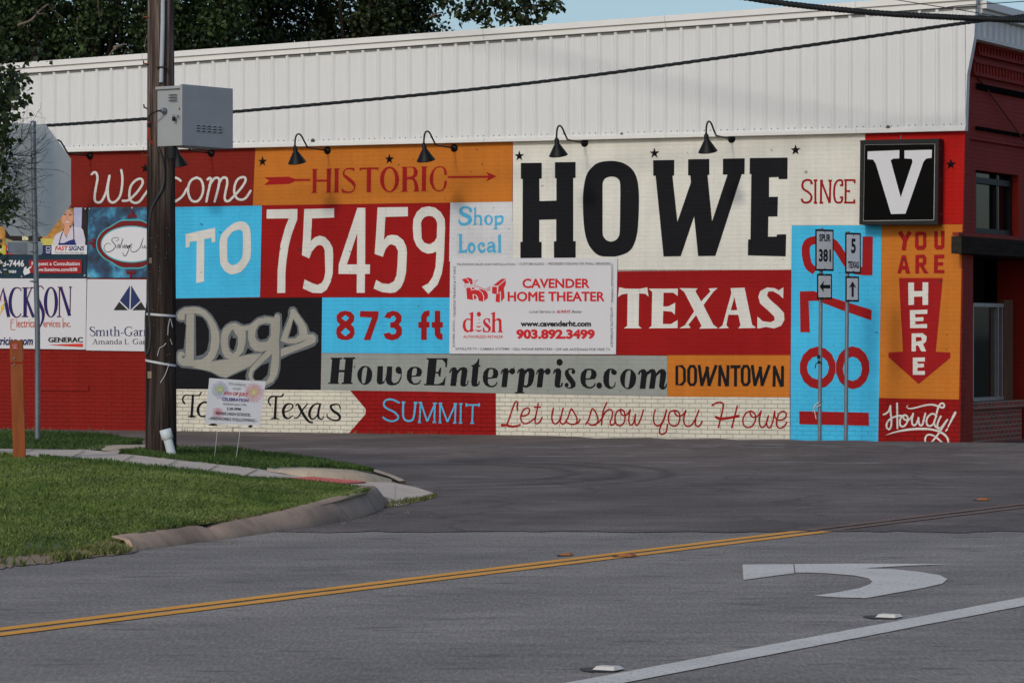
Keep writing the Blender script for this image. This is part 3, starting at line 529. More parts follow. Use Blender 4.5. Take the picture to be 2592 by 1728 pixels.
# the end piece that stands out past the corner under the cornice band
E_ = [WL(2443, 331, .06), WL(2448, 189, .06), WL(2466, 95, .06), WL(2470, 8, .06), WL(2442, 10, .06)]
b.poly([E_], mSID, back=Vector((0, .16, 0)))
b.build("metal_siding", BL)
b = MB(); x0 = uL
while x0 < uR:                                               # bottom trim in lengths, with fasteners
    x1 = min(x0+3.05, uR+.004); b.box(((x0+x1)/2, -.055, SBz+.03), (x1-x0-.004, .11, .065), mTRM, bev=.006); x0 = x1
u = u64+k0*pitch
while u < uR:
    for d in (.1, .2):
        if uL < u+d < uR: b.lathe([(.009, 0), (.009, .006), (0, .008)], mSCR, T(u+d, -.061, SBz+.10) @ Matrix.Rotation(R(90), 4, 'X'), seg=8)
    u += pitch
b.build("siding_trim", BL)
for px, py, r in ((791, 356, .034), (1573, 340, .022), (2247, 323, .034)):
    b = MB(); p = WL(px, py, .08); b.lathe([(r, 0), (r, .01), (r*.5, .016), (r*.5, .05), (0, .05)], mSCR, T(p.x, -.062, p.z) @ Matrix.Rotation(R(90), 4, 'X'), seg=14); b.build("anchor_plate", BL)
def slanted(bm_, ua, ub, d0, d1, h0, h1, mat, y=None):
    v = []
    for x in (ua, ub):
        for yy in (d0, d1):
            for h in (h0, h1): v.append((x, -yy, ztop(x)+h))
    bm_.add(v, [(0, 1, 3, 2), (4, 6, 7, 5), (0, 4, 5, 1), (2, 3, 7, 6), (0, 2, 6, 4), (1, 5, 7, 3)], mat)
uE = E_[3].x
b = MB()
seams = [uL]
while seams[-1] < uE-3.5: seams.append(seams[-1]+3.05)
seams[-1:] = [seams[-1], uE+.02]
for xa, xb in zip(seams[:-1], seams[1:]):
    slanted(b, xa, xb-.006, -.30, .15, .150, .242, mTRM)     # coping
    slanted(b, xa, xb-.006, .0, .115, .062, .147, mTRM)      # fascia under it
slanted(b, uL, uE, .0, .075, .02, .06, plain("gap_shade", (120,120,118), rough=.7))  # darker strip painting the shade under the fascia above the pans
b.build("coping", BL)
# roof and the unseen sides
b = MB(); dR = 14.0
P0, P1 = Vector((uL, .31, ztop(uL)-.1)), Vector((c_hi.x, .31, ztop(c_hi.x)-.1))
b.add([P0, P1, P1+Vector((0, dR, -.4)), P0+Vector((0, dR, -.4))], [(0, 1, 2, 3)], mRUF); b.build("roof", BL)
b = MB()
for (xa, ya, xb, yb) in ((uL, .301, uL, dR), (uL, dR, c_hi.x, dR), ):
    b.add([(xa, ya, -.5), (xb, yb, -.5), (xb, yb, ztop(xb)-.3), (xa, ya, ztop(xa)-.3)], [(0, 1, 2, 3)], mBASE)
b.build("rear_wall", BL)
# parapet core behind the siding so nothing shows through
b = MB(); b.add([(uL, .0, SBz), (c_hi.x-.02, .0, SBz), (c_hi.x-.02, .0, ztop(c_hi.x)+.1), (uL, .0, ztop(uL)+.1)], [(0, 1, 2, 3)], mRUF); b.build("parapet", BL)

# ------------------------------------------------------------------ street front, seen at a steep angle
F0 = WALL.W(2429, 1110); F0.z = 0
FAC = Plane(F0, (.4484, .8938)); FAC.n = Vector((-FAC.t.y, FAC.t.x, 0)); FAC.M = Matrix(((FAC.t.x, FAC.n.x, 0, F0.x), (FAC.t.y, FAC.n.y, 0, F0.y), (0, 0, 1, 0), (0, 0, 0, 1)))
IW = WALL.M.inverted()
mFB = brick_paint("front_brick", (140,38,28), gap=.1, joint=.5, bump=.7); mFBd = plain("front_black", (18,18,20), rough=.95, var=.2, spec=0.); mGLS = plain("dark_glass", (10,12,14), rough=.05, var=.1, spec=.12)
mFRM = plain("window_frame_dark", (20,20,22), rough=.5); mALU = plain("window_alu", (150,152,156), rough=.35, metal=.7); mWOOD = plain("jamb_wood", (96,64,42), rough=.6, var=.25, nscale=20, stretch=(1, 1, .1))
mBRK, nt, bb = base_mat("sill_brick", .85); tc = N(nt, "ShaderNodeTexCoord"); sx_ = N(nt, "ShaderNodeSeparateXYZ"); nt.links.new(tc.outputs["Object"], sx_.inputs[0]); cb_ = N(nt, "ShaderNodeCombineXYZ"); nt.links.new(sx_.outputs[0], cb_.inputs[0]); nt.links.new(sx_.outputs[2], cb_.inputs[1])
brn_ = N(nt, "ShaderNodeTexBrick", offset=.5); nt.links.new(cb_.outputs[0], brn_.inputs["Vector"])
for k_, v_ in (("Scale", 1), ("Brick Width", .21), ("Row Height", .075), ("Mortar Size", .007)): brn_.inputs[k_].default_value = v_
brn_.inputs["Color1"].default_value = (*lin((158,70,54)), 1); brn_.inputs["Color2"].default_value = (*lin((116,70,60)), 1); brn_.inputs["Mortar"].default_value = (*lin((150,134,120)), 1); nt.links.new(brn_.outputs[0], bb.inputs["Base Color"])
def F5(x, y, off=0.): return FAC.L(2360+x/2.612, y/2.612, off)
def F6(x, y, off=0.): return FAC.L(2360+x/2.612, 560+y/2.612, off)
fr_far = FAC.L(3050, 900).x
def Fobj(mb, name, **k): return mb.build(name, BL, M=None) if False else _fo(mb, name)
def _fo(mb, name):
    o = mb.build(name, BL); o.matrix_local = IW @ FAC.M; return o
b = MB()
eL = [F6(182, 1560), F5(205, 905), F5(232, 480), F5(290, 240)]
wz0, wz1 = F5(300, 1540).z, F5(284, 1121).z; wx0 = F5(284, 1121).x; wx1 = wx0+2.1
sx0, sx1, sz1 = F6(270, 240).x, F6(270, 240).x+4.2, F6(262, 214).z
Z5 = F5(290, 245).z
b.poly([[eL[0], eL[1], eL[2], eL[3], Vector((fr_far, 0, Z5)), Vector((fr_far, 0, eL[0].z)), Vector((sx1, 0, eL[0].z)), Vector((sx1, 0, sz1)), Vector((sx0, 0, sz1)), Vector((sx0-.02, 0, eL[0].z))], [Vector((wx0, 0, wz0)), Vector((wx0, 0, wz1)), Vector((wx1, 0, wz1)), Vector((wx1, 0, wz0))]], mFB, back=Vector((0, .3, 0)))
b2 = b
_fo(b, "front_wall")
b = MB()                                                     # corbelled brick bands
for (xa, ya, xb, yb, h) in ((285, 300, 606, 378, 46), (255, 412, 606, 492, 68)):
    pa, pb = F5(xa, ya), F5(xa, ya+h); n = 34; w_ = .07
    for i in range(n):
        x = pa.x+.05+i*.152; b.box((x, -.02, (pa.z+pb.z)/2), (w_, .05, pa.z-pb.z), mFB)
    for z in (pa.z+.02, pb.z-.02): b.box(((pa.x+fr_far)/2, -.03, z), (fr_far-pa.x, .08, .045), mFB)
pa = F5(207, 908); b.box(((pa.x+fr_far)/2, -.025, pa.z), (fr_far-pa.x, .05, .03), mFB)
_fo(b, "cornice")
for (xa, ya, h) in ((289, 552, 38), (284, 836, 22)):
    b = MB(); pa, pb = F5(xa, ya), F5(xa, ya+h); b.box(((pa.x+fr_far)/2, -.02, (pa.z+pb.z)/2), (fr_far-pa.x, .05, pa.z-pb.z), mFBd); _fo(b, "black_band")
# siding band on the front
b = MB(); pa, pb = F5(287, 22, .2), F5(287, 243, .2); x = pa.x; zt_, zb_ = pa.z, pb.z
pr = [(x, 0)]; xx = x+.08
while xx < fr_far: pr += [(xx, 0), (xx+.02, .03), (xx+.05, .03), (xx+.07, 0)]; xx += pitch
vs = []
for q, h in pr: vs += [(q, -.2-h, zb_), (q, -.2-h, zt_-.2)]
b.add(vs, [(2*i, 2*i+2, 2*i+3, 2*i+1) for i in range(len(pr)-1)], mSID)
b.box(((x+fr_far)/2, -.11, zb_-.01), (fr_far-x, .2, .05), mTRM); b.box(((x+fr_far)/2, -.15, zt_-.13), (fr_far-x, .3, .08), mTRM); b.box(((x+fr_far)/2, -.17, zt_-.03), (fr_far-x, .4, .11), mTRM)
b.box(((x+fr_far)/2, -.10, (zt_+zb_)/2), (fr_far-x-.02, .16, zt_-zb_-.2), mSID)
_fo(b, "siding_band")
# upper window
wf = MB(); cz = (wz0+wz1)/2; hh = wz1-wz0
for xx in (wx0+.05, wx0+.32, wx0+1.35, wx1-.05): wf.box((xx, .14, cz), (.07, .07, hh-.002), mFRM)
for zz in (wz0+.04, wz1-.14): wf.box(((wx0+wx1)/2, .14, zz), (wx1-wx0-.002, .08, .09), mFRM)
wo = _fo(wf, "window"); g = MB(); g.box(((wx0+wx1)/2, .17, cz), (wx1-wx0, .012, hh), mGLS); go = g.build("pane", wo)
g = MB(); g.box((wx0+.16, .152, cz), (.14, .006, hh-.3), plain("pane_reflection", (150,164,176), rough=.7)); g.build("pane_reflection", wo)  # pale strip before the glass, a sky reflection put in as colour
# awning
pa, pb = F6(192, 98, .16), F6(192, 212, .16)
b = MB(); b.box(((pa.x+fr_far)/2, -.08, (pa.z+pb.z)/2), (fr_far-pa.x, .16, pa.z-pb.z), plain("awning_fascia", (50,46,42), rough=.95, spec=0., var=.25, nscale=9, stretch=(.3, 1, 3)), bev=.01)
b.box(((pa.x+fr_far)/2+.03, -.05, pa.z+.035), (fr_far-pa.x-.06, .1, .05), plain("awning_top", (128,40,30), rough=.7, var=.2))
b.box(((sx0+sx1)/2, .55, pb.z+.03), (sx1-sx0-.02, 1.06, .05), mFRM)
_fo(b, "awning")
q = [FAC.M @ F5(305, 515, .02), FAC.M @ F5(640, 1010, .02)+Vector((.1, 0, -.05))]
b = MB(); b.tube([IW @ q[0], IW @ q[1]], .013, plain("rod_rust", (110,44,36), rough=.8)); b.build("tie_rod", BL)
# recessed shop front
fx = lambda X, Y: F6(X, Y, -.55)
b = MB(); dz = F6(182, 1560).z
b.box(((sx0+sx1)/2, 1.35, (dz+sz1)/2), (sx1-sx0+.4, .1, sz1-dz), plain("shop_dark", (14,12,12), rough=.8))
b.box((sx0-.06, .66, (dz+sz1)/2), (.1, .72, sz1-dz), mFB); b.box((sx1+.05, .66, (dz+sz1)/2), (.1, .72, sz1-dz), mFB)
_fo(b, "shop_front")
wa, wb = fx(262, 556), fx(456, 1168); jx = fx(520, 600).x
wf = MB(); H_ = wa.z-wb.z; cz = (wa.z+wb.z)/2
for xx in (wa.x-.02, fx(425, 700).x, fx(452, 700).x): wf.box((xx, .55, cz), (.05, .06, H_), mALU)
for zz in (wa.z+.01, wb.z-.0): wf.box(((wa.x+wb.x)/2, .55, zz), (wb.x-wa.x+.05, .066, .06), mALU)
wf.box(((wb.x+jx)/2+.02, .56, cz), (jx-wb.x-.04, .09, H_+.2), mWOOD)
wo = _fo(wf, "window"); wo["label"] = "shop window over a low brick wall"; g = MB(); g.box(((wa.x+wb.x)/2, .585, cz), (wb.x-wa.x, .01, H_-.04), mGLS); g.build("pane", wo)
b = MB(); ba, bb = fx(248, 1195), fx(550, 1560); xr = fx(552, 1300).x
b.box(((ba.x+xr)/2-.15, .60, (ba.z-.12+bb.z)/2), (xr-ba.x+.3, .3, ba.z-.12-bb.z), mBRK); b.box(((ba.x+xr)/2-.12, .58, ba.z-.06), (xr-ba.x+.42, .4, .12), mBRK, bev=.01)
_fo(b, "brick_stall_riser")

# ------------------------------------------------------------------ gooseneck lamps over the mural
mLMP = plain("lamp_black", (14,14,16), rough=.5, var=.15, spec=.2); mLIN = plain("lamp_inside", (188,186,180), rough=.5)
def lamp(px, py, label):
    p = WL(px, py); o = thing("gooseneck_lamp", label, "wall lamp", WALL.M @ T(p.x, 0, p.z), "black gooseneck lamps along the top of the mural"); return o
def lamp_parts(o):
    m = MB(); m.lathe([(.062, 0), (.062, .012), (.045, .028), (.02, .04), (0, .042)], mLMP, Matrix.Rotation(R(90), 4, 'X'), seg=24); m.build("mount", o)
    arm = catmull([(0, -.03, 0), (0, -.35, .004), (0, -.70, .012), (0, -.755, .03), (0, -.85, .10), (0, -.95, .178), (0, -1.04, .208), (0, -1.13, .185), (0, -1.18, .11), (0, -1.19, .0)], 5)
    m = MB(); m.tube(arm, .0135, mLMP, seg=10); m.build("arm", o)
    M = T(0, -1.19, .005) @ Matrix.Rotation(R(17), 4, 'X')
    m = MB(); m.lathe([(.017, .02), (.022, 0), (.036, -.010), (.038, -.088), (.05, -.10), (.142, -.255), (.147, -.265), (.144, -.266)], mLMP, M, seg=36)
    m.lathe([(.144, -.266), (.045, -.105), (0, -.10)], mLIN, M, seg=36); m.build("shade", o)
lamps = []
for px, py, lab in ((228, 395, "black gooseneck lamp partly behind the blank octagonal sign"), (535, 388, "black gooseneck lamp half hidden behind the wooden pole's metal cabinet"),
                    (829, 381, "black gooseneck lamp above the tail of the painted HISTORIC arrow"), (1150, 375, "black gooseneck lamp above the end of the word HISTORIC"),
                    (1480, 362, "black gooseneck lamp above the H of HOWE"), (1852, 352, "black gooseneck lamp above the W of HOWE")):
    o = lamp(px, py, lab)
    if not lamps: lamp_parts(o)
    else:
        for ch in lamps[0].children: c = ch.copy(); col.objects.link(c); c.parent = o
    lamps.append(o)
# ------------------------------------------------------------------ metal stars
mSTR = plain("star_black", (22,22,25), rough=.6, var=.2, spec=.15)
def star(px, py, lab, r):
    p = WL(px, py); m = MB(); c = Vector((p.x, -.04, p.z)); ring = []
    for k in range(10):
        t = math.pi/2+k*math.pi/5; q = r if k % 2 == 0 else r*.40; ring.append(Vector((p.x+q*math.cos(t), -.012, p.z+q*math.sin(t))))
    m.add([c]+ring+[v+Vector((0, .012, 0)) for v in ring], [(0, 1+(k+1) % 10, 1+k) for k in range(10)]+[(1+k, 1+(k+1) % 10, 11+(k+1) % 10, 11+k) for k in range(10)], mSTR)
    o = m.build("metal_star", None, origin=c); o.matrix_world = WALL.M @ T(*c); tag(o, lab, "star", "black metal stars fixed to the mural wall")
for px, py, lab in ((368, 426, "black metal star half hidden behind the wooden pole"), (665, 409, "black metal star above the fletching of the painted arrow"), (986, 403, "black metal star above the O of HISTORIC"), (1315, 395, "black metal star over the left serif of the big H"),
                    (1657, 388, "black metal star between the O and W of HOWE"), (2014, 380, "black metal star on cream paint beside the E of HOWE"), (2407, 416, "black metal star on bright red beside the letter sign")): star(px, py, lab, .083)

# ------------------------------------------------------------------ boards and banners on the wall
mBRD = plain("board_white", (205,205,208), rough=.35, var=.015, nscale=1.5); mSC2 = plain("grommet", (170,172,174), rough=.35, metal=.6)
fRED, fGRY, fBLK = plain("print_red", (196,28,38), rough=.4, var=.04), plain("print_grey", (98,100,104), rough=.4, var=.03), plain("print_black", (18,18,20), rough=.4, var=.05)
fWHT, fNAV, fORG = plain("print_white", (212,212,214), rough=.4, var=.02), plain("print_navy", (28,30,92), rough=.4, var=.05), plain("print_orange", (196,84,52), rough=.4, var=.04)
def board(name, label, cat, corners, off, thick, mat, group=None, screws=()):
    q = [WL(x, y, off) for x, y in corners]; c = sum(q, Vector())/4; M = WALL.M @ T(c.x, c.y, c.z)
    o = thing(name, label, cat, M, group); m = MB(); m.poly([q], mat, back=Vector((0, thick, 0)))
    m.build("board", o, origin=c)
    if screws:
        m = MB()
        for x, y, r in screws: p = WL(x, y, off); m.lathe([(r, 0), (r, .003), (r*.4, .004), (0, .003)], mSC2, T(p.x, p.y, p.z) @ Matrix.Rotation(R(90), 4, 'X'), seg=12)
        m.build("fastener", o, origin=c)
    return o, c, Art(WALL, off+.003)
# home cinema board
CZ = lambda x, y: (1120+x/3.733, 500+y/3.733)
scr = [(*CZ(x, y), .006) for x, y in ((85, 595), (350, 595), (706, 592), (1278, 582), (1635, 585), (80, 890), (80, 1168), (1632, 920), (1632, 1220), (72, 1465), (342, 1465), (672, 1467), (1052, 1468), (1290, 1470), (1625, 1470))]
o, c, a = board("advert_board", "white advertising board with red lettering for a home theater shop", "sign", [CZ(72, 576), CZ(1652, 571), CZ(1638, 1480), CZ(64, 1475)], .03, .02, mBRD, screws=scr)
a.frame(1120, 500, 3.733); bo = .012
for s, x0, x1, y0, y1 in (("TELEVISION SALES AND INSTALLATION", 133, 685, 620, 641), ("CUSTOM AUDIO", 727, 960, 616, 638), ("RECESSED CEILING OR WALL SPEAKERS", 1002, 1588, 613, 636), ("SATELLITE TV", 123, 325, 1417, 1439), ("CAMERA SYSTEMS", 353, 632, 1419, 1440), ("CELL PHONE REPEATERS", 663, 1038, 1420, 1442), ("OFF AIR ANTENNAS FOR FREE TV", 1068, 1585, 1422, 1445)): a.text(s, x0, y0, x1, y1, fGRY, bold=bo)
a.text("LOCAL SERVICE", 96, 1412, 116, 1162, fGRY, bold=bo, rot=90); a.text("DISH TV & DISHNET INTERNET", 104, 1130, 125, 653, fGRY, bold=bo, rot=90)
a.text("CONCEALED WIRING", 1594, 625, 1615, 993, fGRY, bold=bo, rot=-90); a.text("SATELLITE INTERNET", 1588, 1035, 1609, 1413, fGRY, bold=bo, rot=-90)
for x, y in ((706, 630), (980, 628), (337, 1430), (647, 1431), (1052, 1433), (113, 1146), (1600, 1015)): a.fill(a.ell(x, y, 4, 4, 8), fRED)
a.text("CAVENDER", 755, 768, 1393, 851, fRED, bold=.03); [a.text("HOME THEATER", 619+k_, 892+j_, 1528+k_, 977+j_, fRED) for k_, j_ in ((-4, 0), (4, 0), (0, -3), (0, 3), (-2, 1), (2, -1))]
a.text("Local Service is", 820, 1064, 1062, 1089, fGRY, bold=.012, shear=.2); a.text("ALWAYS", 1075, 1064, 1208, 1089, fRED, bold=.035, shear=.2); a.text("Better", 1220, 1064, 1320, 1089, fGRY, bold=.012, shear=.2)
a.text("www.cavenderht.com", 737, 1166, 1403, 1214, fBLK, bold=.045); a.text("903.892.3499", 697, 1248, 1440, 1328, fRED, bold=.05); a.text("AUTHORIZED RETAILER", 197, 1301, 572, 1326, fRED, bold=.004)
a.frame(1160, 690, 8.25)
for pts, hs in (([(220,850),(312,815),(305,1190),(340,1205),(255,1245),(245,1225),(190,1248),(130,1220),(95,1150),(90,1090),(110,1010),(160,965),(200,950),(255,965),(252,868),(220,862)], [[(255,1000),(220,980),(180,985),(155,1030),(148,1090),(160,1160),(195,1205),(235,1200),(250,1185)]]),
    ([(400,968),(428,975),(455,968),(430,988)], []), ([(388,1038),(430,1050),(470,1038),(430,1065)], []), ([(372,1105),(428,1120),(482,1103),(460,1135),(428,1147),(395,1135)], []), ([(355,1180),(390,1195),(428,1200),(465,1195),(497,1182),(470,1222),(430,1237),(388,1222)], []),
    ([(660,958),(660,1052),(640,1045),(625,985),(590,965),(560,985),(565,1025),(640,1090),(680,1140),(675,1200),(640,1240),(590,1247),(545,1235),(515,1245),(513,1140),(530,1140),(550,1200),(595,1228),(630,1205),(625,1165),(550,1105),(518,1050),(525,985),(570,950),(610,950)], []),
    ([(678,850),(768,815),(765,985),(820,950),(870,955),(900,990),(905,1210),(935,1245),(820,1245),(850,1210),(848,1030),(825,990),(790,990),(765,1020),(765,1210),(790,1245),(672,1245),(708,1215),(712,870),(680,862)], []),
    ([(75,137),(140,122),(185,145),(230,205),(140,225)], []), ([(150,118),(210,102),(270,120),(300,160),(290,175),(250,180),(238,195),(200,140)], []),
    ([(165,318),(250,310),(275,375),(350,355),(430,370),(490,420),(520,500),(520,605),(425,585),(410,510),(370,455),(295,448),(305,570),(185,550)], []), ([(400,340),(500,350),(580,385),(615,440),(618,530),(540,590),(540,500),(510,420),(450,365)], []), ([(320,465),(360,475),(380,510),(375,540),(330,568)], []), ([(275,308),(345,315),(350,335),(285,352)], []),
    ([(910,125),(992,125),(830,270),(728,268)], []), ([(708,292),(805,298),(805,450),(705,430)], []), ([(835,290),(992,150),(990,240),(950,320),(965,520),(893,605),(890,385),(830,430)], []), ([(790,455),(870,420),(865,622),(778,605)], [])): a.fill(pts, fRED, hs)
a.fill(a.ell(430,866,43,50), fRED); a.fill(a.ell(272,212,29,36), fRED)
a.stroke([(225,208),(150,245),(122,288),(200,285),(300,275),(400,300),(480,328),(560,345),(640,335),(672,292),(620,310),(600,328)], 6, fRED); a.stroke([(310,185),(403,154),(332,245),(420,283),(500,328),(600,350),(670,352),(610,380),(540,358)], 6, fRED)
a.b.build("lettering", o, origin=c)

# letter box sign
mBXB = plain("box_black", (24,24,26), rough=.5, var=.15, spec=.2); mBXF = plain("box_face_black", (9,9,10), rough=.25, var=.1, spec=.04); mBXW = plain("box_face_white", (205,206,208), rough=.3, var=.02)
VZ = lambda x, y: (1980+x/3.734, 300+y/3.734)
off = .30; cs = [WL(*VZ(x, y), off) for x, y in ((738, 206), (1480, 190), (1468, 1003), (728, 1003))]; c = sum(cs, Vector())/4
o = thing("letter_sign", "deep black box sign with a big white letter V", "sign", WALL.M @ T(*c))
inn = [WL(*VZ(x, y), off) for x, y in ((775, 246), (1447, 238), (1437, 963), (762, 971))]
m = MB(); m.poly([cs, inn], mBXB); 
for i in range(4):
    p, q = cs[i], cs[(i+1) % 4]; m.add([p, q, q+Vector((0, off-.03, 0)), p+Vector((0, off-.03, 0))], [(0, 1, 2, 3)], mBXB)
    p, q = inn[i], inn[(i+1) % 4]; m.add([p, q, q+Vector((0, .02, 0)), p+Vector((0, .02, 0))], [(0, 1, 2, 3)], mBXB)
for y in (285, 590, 905): q = WL(*VZ(1474, y), off-.03); m.lathe([(.012, 0), (.012, .006), (0, .008)], mSCR, T(cs[1].x, q.y+.08, q.z) @ Matrix.Rotation(R(90), 4, 'Y'), seg=8)
q = WL(*VZ(1122, 185), .15); m.tube([(q.x, q.y, q.z-.02), (q.x, q.y, q.z+.04)], .012, mSCR, seg=8)
m.build("frame", o, origin=c)
a = Art(WALL, off-.02).frame(1980, 300, 3.734); a.fill([(768,238),(1452,230),(1444,972),(756,978)], mBXF); a.b.build("face_panel", o, origin=c)
a = Art(WALL, off-.02).frame(1980, 300, 3.734); a.lines([[(779,249),(1443,241)],[(1443,241),(1433,958)],[(1433,959),(766,967)],[(767,967),(779,249)]], 4, mSC2); a.b.build("retainer", o, origin=c)
a = Art(WALL, off-.015).frame(1980, 300, 3.734); a.fill([(807,312),(1108,300),(1106,378),(1050,380),(1025,395),(1120,745),(1232,410),(1225,382),(1155,378),(1155,303),(1415,296),(1412,372),(1360,380),(1335,410),(1165,900),(1028,903),(885,430),(860,390),(806,385)], mBXW); a.b.build("lettering", o, origin=c)

GB = "printed boards in a block on the red wall"
# sign maker's banner with a photograph of a person
mTEAL = plain("banner_teal", (22,50,66), rough=.4, var=.12, nscale=1.5)
o, c, a = board("banner", "banner with a photo of a smiling woman in a blue apron above teal strips", "banner", [(-110, 524), (221, 525.5), (219, 703.5), (-110, 703.5)], .03, .012, mTEAL, GB, [(216, 528.5, .02), (214, 697.5, .02), (54.5, 700, .016)])
a.frame(0, 500, 7.126)
tan, brn, lav, skn, hair, shirt, apr = (plain("print_"+n, c_, rough=.4, var=v, nscale=s) for n, c_, v, s in (("tan", (176,126,62), .35, 14), ("brown", (38,30,28), .3, 6), ("lavender", (176,178,206), .08, 5), ("skin", (206,150,122), .05, 8), ("hair", (168,128,78), .3, 26), ("shirt", (200,196,208), .05, 6), ("apron", (30,42,104), .08, 6)))
a.fill([(-780,180),(1570,180),(1568,1022),(-780,1022)], brn); a.up(.0015)
for pts, mm in (([(820,180),(1130,180),(1130,860),(760,860),(760,600)], tan), ([(1330,182),(1480,182),(1470,530),(1335,560)], lav), ([(-100,520),(100,530),(85,870),(-100,870)], tan), ([(400,690),(515,690),(505,770),(400,770)], plain("print_lamp", (210,205,170))), ([(735,740),(960,740),(960,860),(735,860)], plain("print_lime", (190,182,90), var=.2)),
                ([(95,730),(330,810),(330,862),(95,862)], plain("print_olive", (150,146,110), var=.2)), ([(-100,180),(200,520),(-100,530)], plain("print_slate", (76,78,82)))): a.fill(pts, mm)
a.up(.0015)
a.fill([(1110,300),(1125,230),(1180,188),(1260,178),(1318,205),(1338,290),(1330,420),(1305,500),(1150,580),(1110,540),(1090,430)], hair)
a.up(.001)
a.fill([(1148,250),(1200,215),(1270,220),(1310,290),(1322,350),(1310,420),(1285,480),(1245,520),(1290,560),(1290,620),(1215,720),(1140,620),(1160,540),(1170,505),(1130,470),(1112,410),(1120,330)], skn)
a.fill([(945,860),(975,710),(1020,660),(1130,600),(1200,725),(1300,500),(1340,530),(1460,535),(1500,590),(1540,760),(1535,860)], shirt)
a.up(.001)
a.fill([(1055,822),(1150,820),(1260,770),(1345,752),(1378,860),(1050,860)], apr); a.stroke([(1066,830),(1090,730),(1128,620)], 14, fBLK, cap=False); a.stroke([(1318,510),(1330,620),(1330,760)], 14, fBLK, cap=False)
for x, y in ((1172, 305), (1268, 312)): a.fill(a.ell(x, y, 24, 9, 14), fBLK); a.stroke([(x-32,y-24),(x,y-34),(x+32,y-22)], 7, hair)
a.fill([(1178,420),(1215,428),(1262,422),(1240,452),(1212,458),(1190,446)], fWHT); a.stroke([(1172,416),(1215,426),(1266,418)], 6, plain("print_lips", (176,86,82))); a.stroke([(1185,452),(1215,462),(1246,452)], 6, MATS["print_lips"]); a.stroke([(1212,310),(1206,370),(1222,385)], 5, plain("print_shade", (176,118,96)))
a.fill([(930,858),(1568,858),(1566,1022),(930,1022)], fWHT)
for x0, x1, cc in ((-140, -15, (60,140,90)), (-12, 102, (188,180,50)), (105, 230, (196,44,56)), (233, 352, (214,100,44)), (355, 480, (214,100,44)), (484, 600, (60,44,110)), (604, 700, (60,44,110)), (705, 806, (38,44,100)), (810, 930, (38,44,100))): a.fill([(x0,868),(x1,868),(x1,1026),(x0,1026)], plain("icon_%d" % x0, cc, rough=.4, var=.04))
a.up(.001)
a.lines([[(835,890),(905,890)],[(905,890),(905,945)],[(905,945),(835,945)],[(835,945),(835,890)],[(122,918),(208,918)],[(122,945),(208,945)],[(260,900),(322,900)],[(260,900),(262,960)],[(30,900),(45,960)],[(10,900),(12,960)],[(822,975),(915,975)],[(835,1000),(900,1000)],[(112,982),(218,982)],[(118,1004),(212,1004)],[(240,998),(345,998)]], 9, fWHT)
a.text("FAST", 990, 876, 1230, 953, fRED, bold=.03, shear=.2); a.text("SIGNS", 1235, 876, 1522, 953, fNAV, bold=.03, shear=.2); a.text("More than fast. More than signs.", 988, 975, 1522, 1008, fGRY)
bR = plain("button_red", (150,26,34), rough=.35, var=.1, nscale=2); a.fill([(522,1125),(1465,1120),(1474,1130),(1474,1360),(1462,1368),(522,1364)], bR); a.up(.001)
a.text("Request a Consultation", 570, 1158, 1440, 1222, fWHT, bold=.018); a.text("www.fastsigns.com/608", 600, 1266, 1392, 1326, fWHT, bold=.02); a.text("(903) 893-7446", -420, 1132, 436, 1240, fWHT, bold=.03); a.text("Sherman, Texas", -330, 1292, 294, 1356, fWHT, bold=.025); a.text("MS", -50, 310, 72, 400, fWHT, bold=.02)
a.fill([(415,1340),(440,1260),(475,1240),(480,1290),(560,1235),(572,1250),(520,1300),(540,1310),(535,1330),(545,1350),(530,1370),(490,1385),(440,1402)], fWHT)
a.b.build("print", o, origin=c)

# salvage banner: blue clouds with an ornamental frame
def clouds():
    m, nt, bb = base_mat("banner_clouds", .4); v = objvec(nt); n = noise(nt, v, 2.6, 7, .6)
    nt.links.new(ramp(nt, n, [(.36, lin((10,22,38))), (.5, lin((22,70,104))), (.62, lin((60,150,184))), (.75, lin((110,190,214)))]), bb.inputs["Base Color"]); return m
o, c, a = board("banner", "blue cloudy banner with a white oval and black script behind the wooden pole", "banner", [(222.5, 525), (440, 523.5), (440, 702.5), (220.5, 703)], .03, .012, clouds(), GB, [(226.5, 529, .02), (334, 526.5, .018), (223.5, 699, .02)])
a.frame(180, 500, 7.127); mTQ = plain("print_turquoise", (70,176,184), rough=.4, var=.04); mMAR = plain("print_maroon", (112,22,26), rough=.4, var=.06)
def oval(rx, ry, bumps):
    pts = []
    for k in range(96):
        t = 2*math.pi*k/96; s = 1+bumps*(max(0, abs(math.sin(t))-.8)*1.0+.05*math.cos(10*t)*(abs(math.sin(t)) > .75)); pts.append((1088+rx*math.cos(t), 840+ry*math.sin(t)*s))
    return pts
a.fill(oval(638, 412, .5), mTQ); a.up(.001); a.fill(oval(622, 392, .5), mMAR); a.up(.001); a.fill(a.ell(1090,842,556,332,64), mTQ); a.up(.001); a.fill(a.ell(1092,842,540,312,64), fWHT); a.up(.001)
for cx, cy, rot in ((1098, 330, 0), (1072, 1350, 2), (405, 822, 3)):
    for dx, dy, rx, ry in ((0, -35, 24, 62), (-55, 5, 30, 34), (55, 5, 30, 34)):
        for _ in range(rot): dx, dy, rx, ry = -dy, dx, ry, rx
        a.fill(a.ell(cx+dx, cy+dy, rx, ry, 14), mMAR)
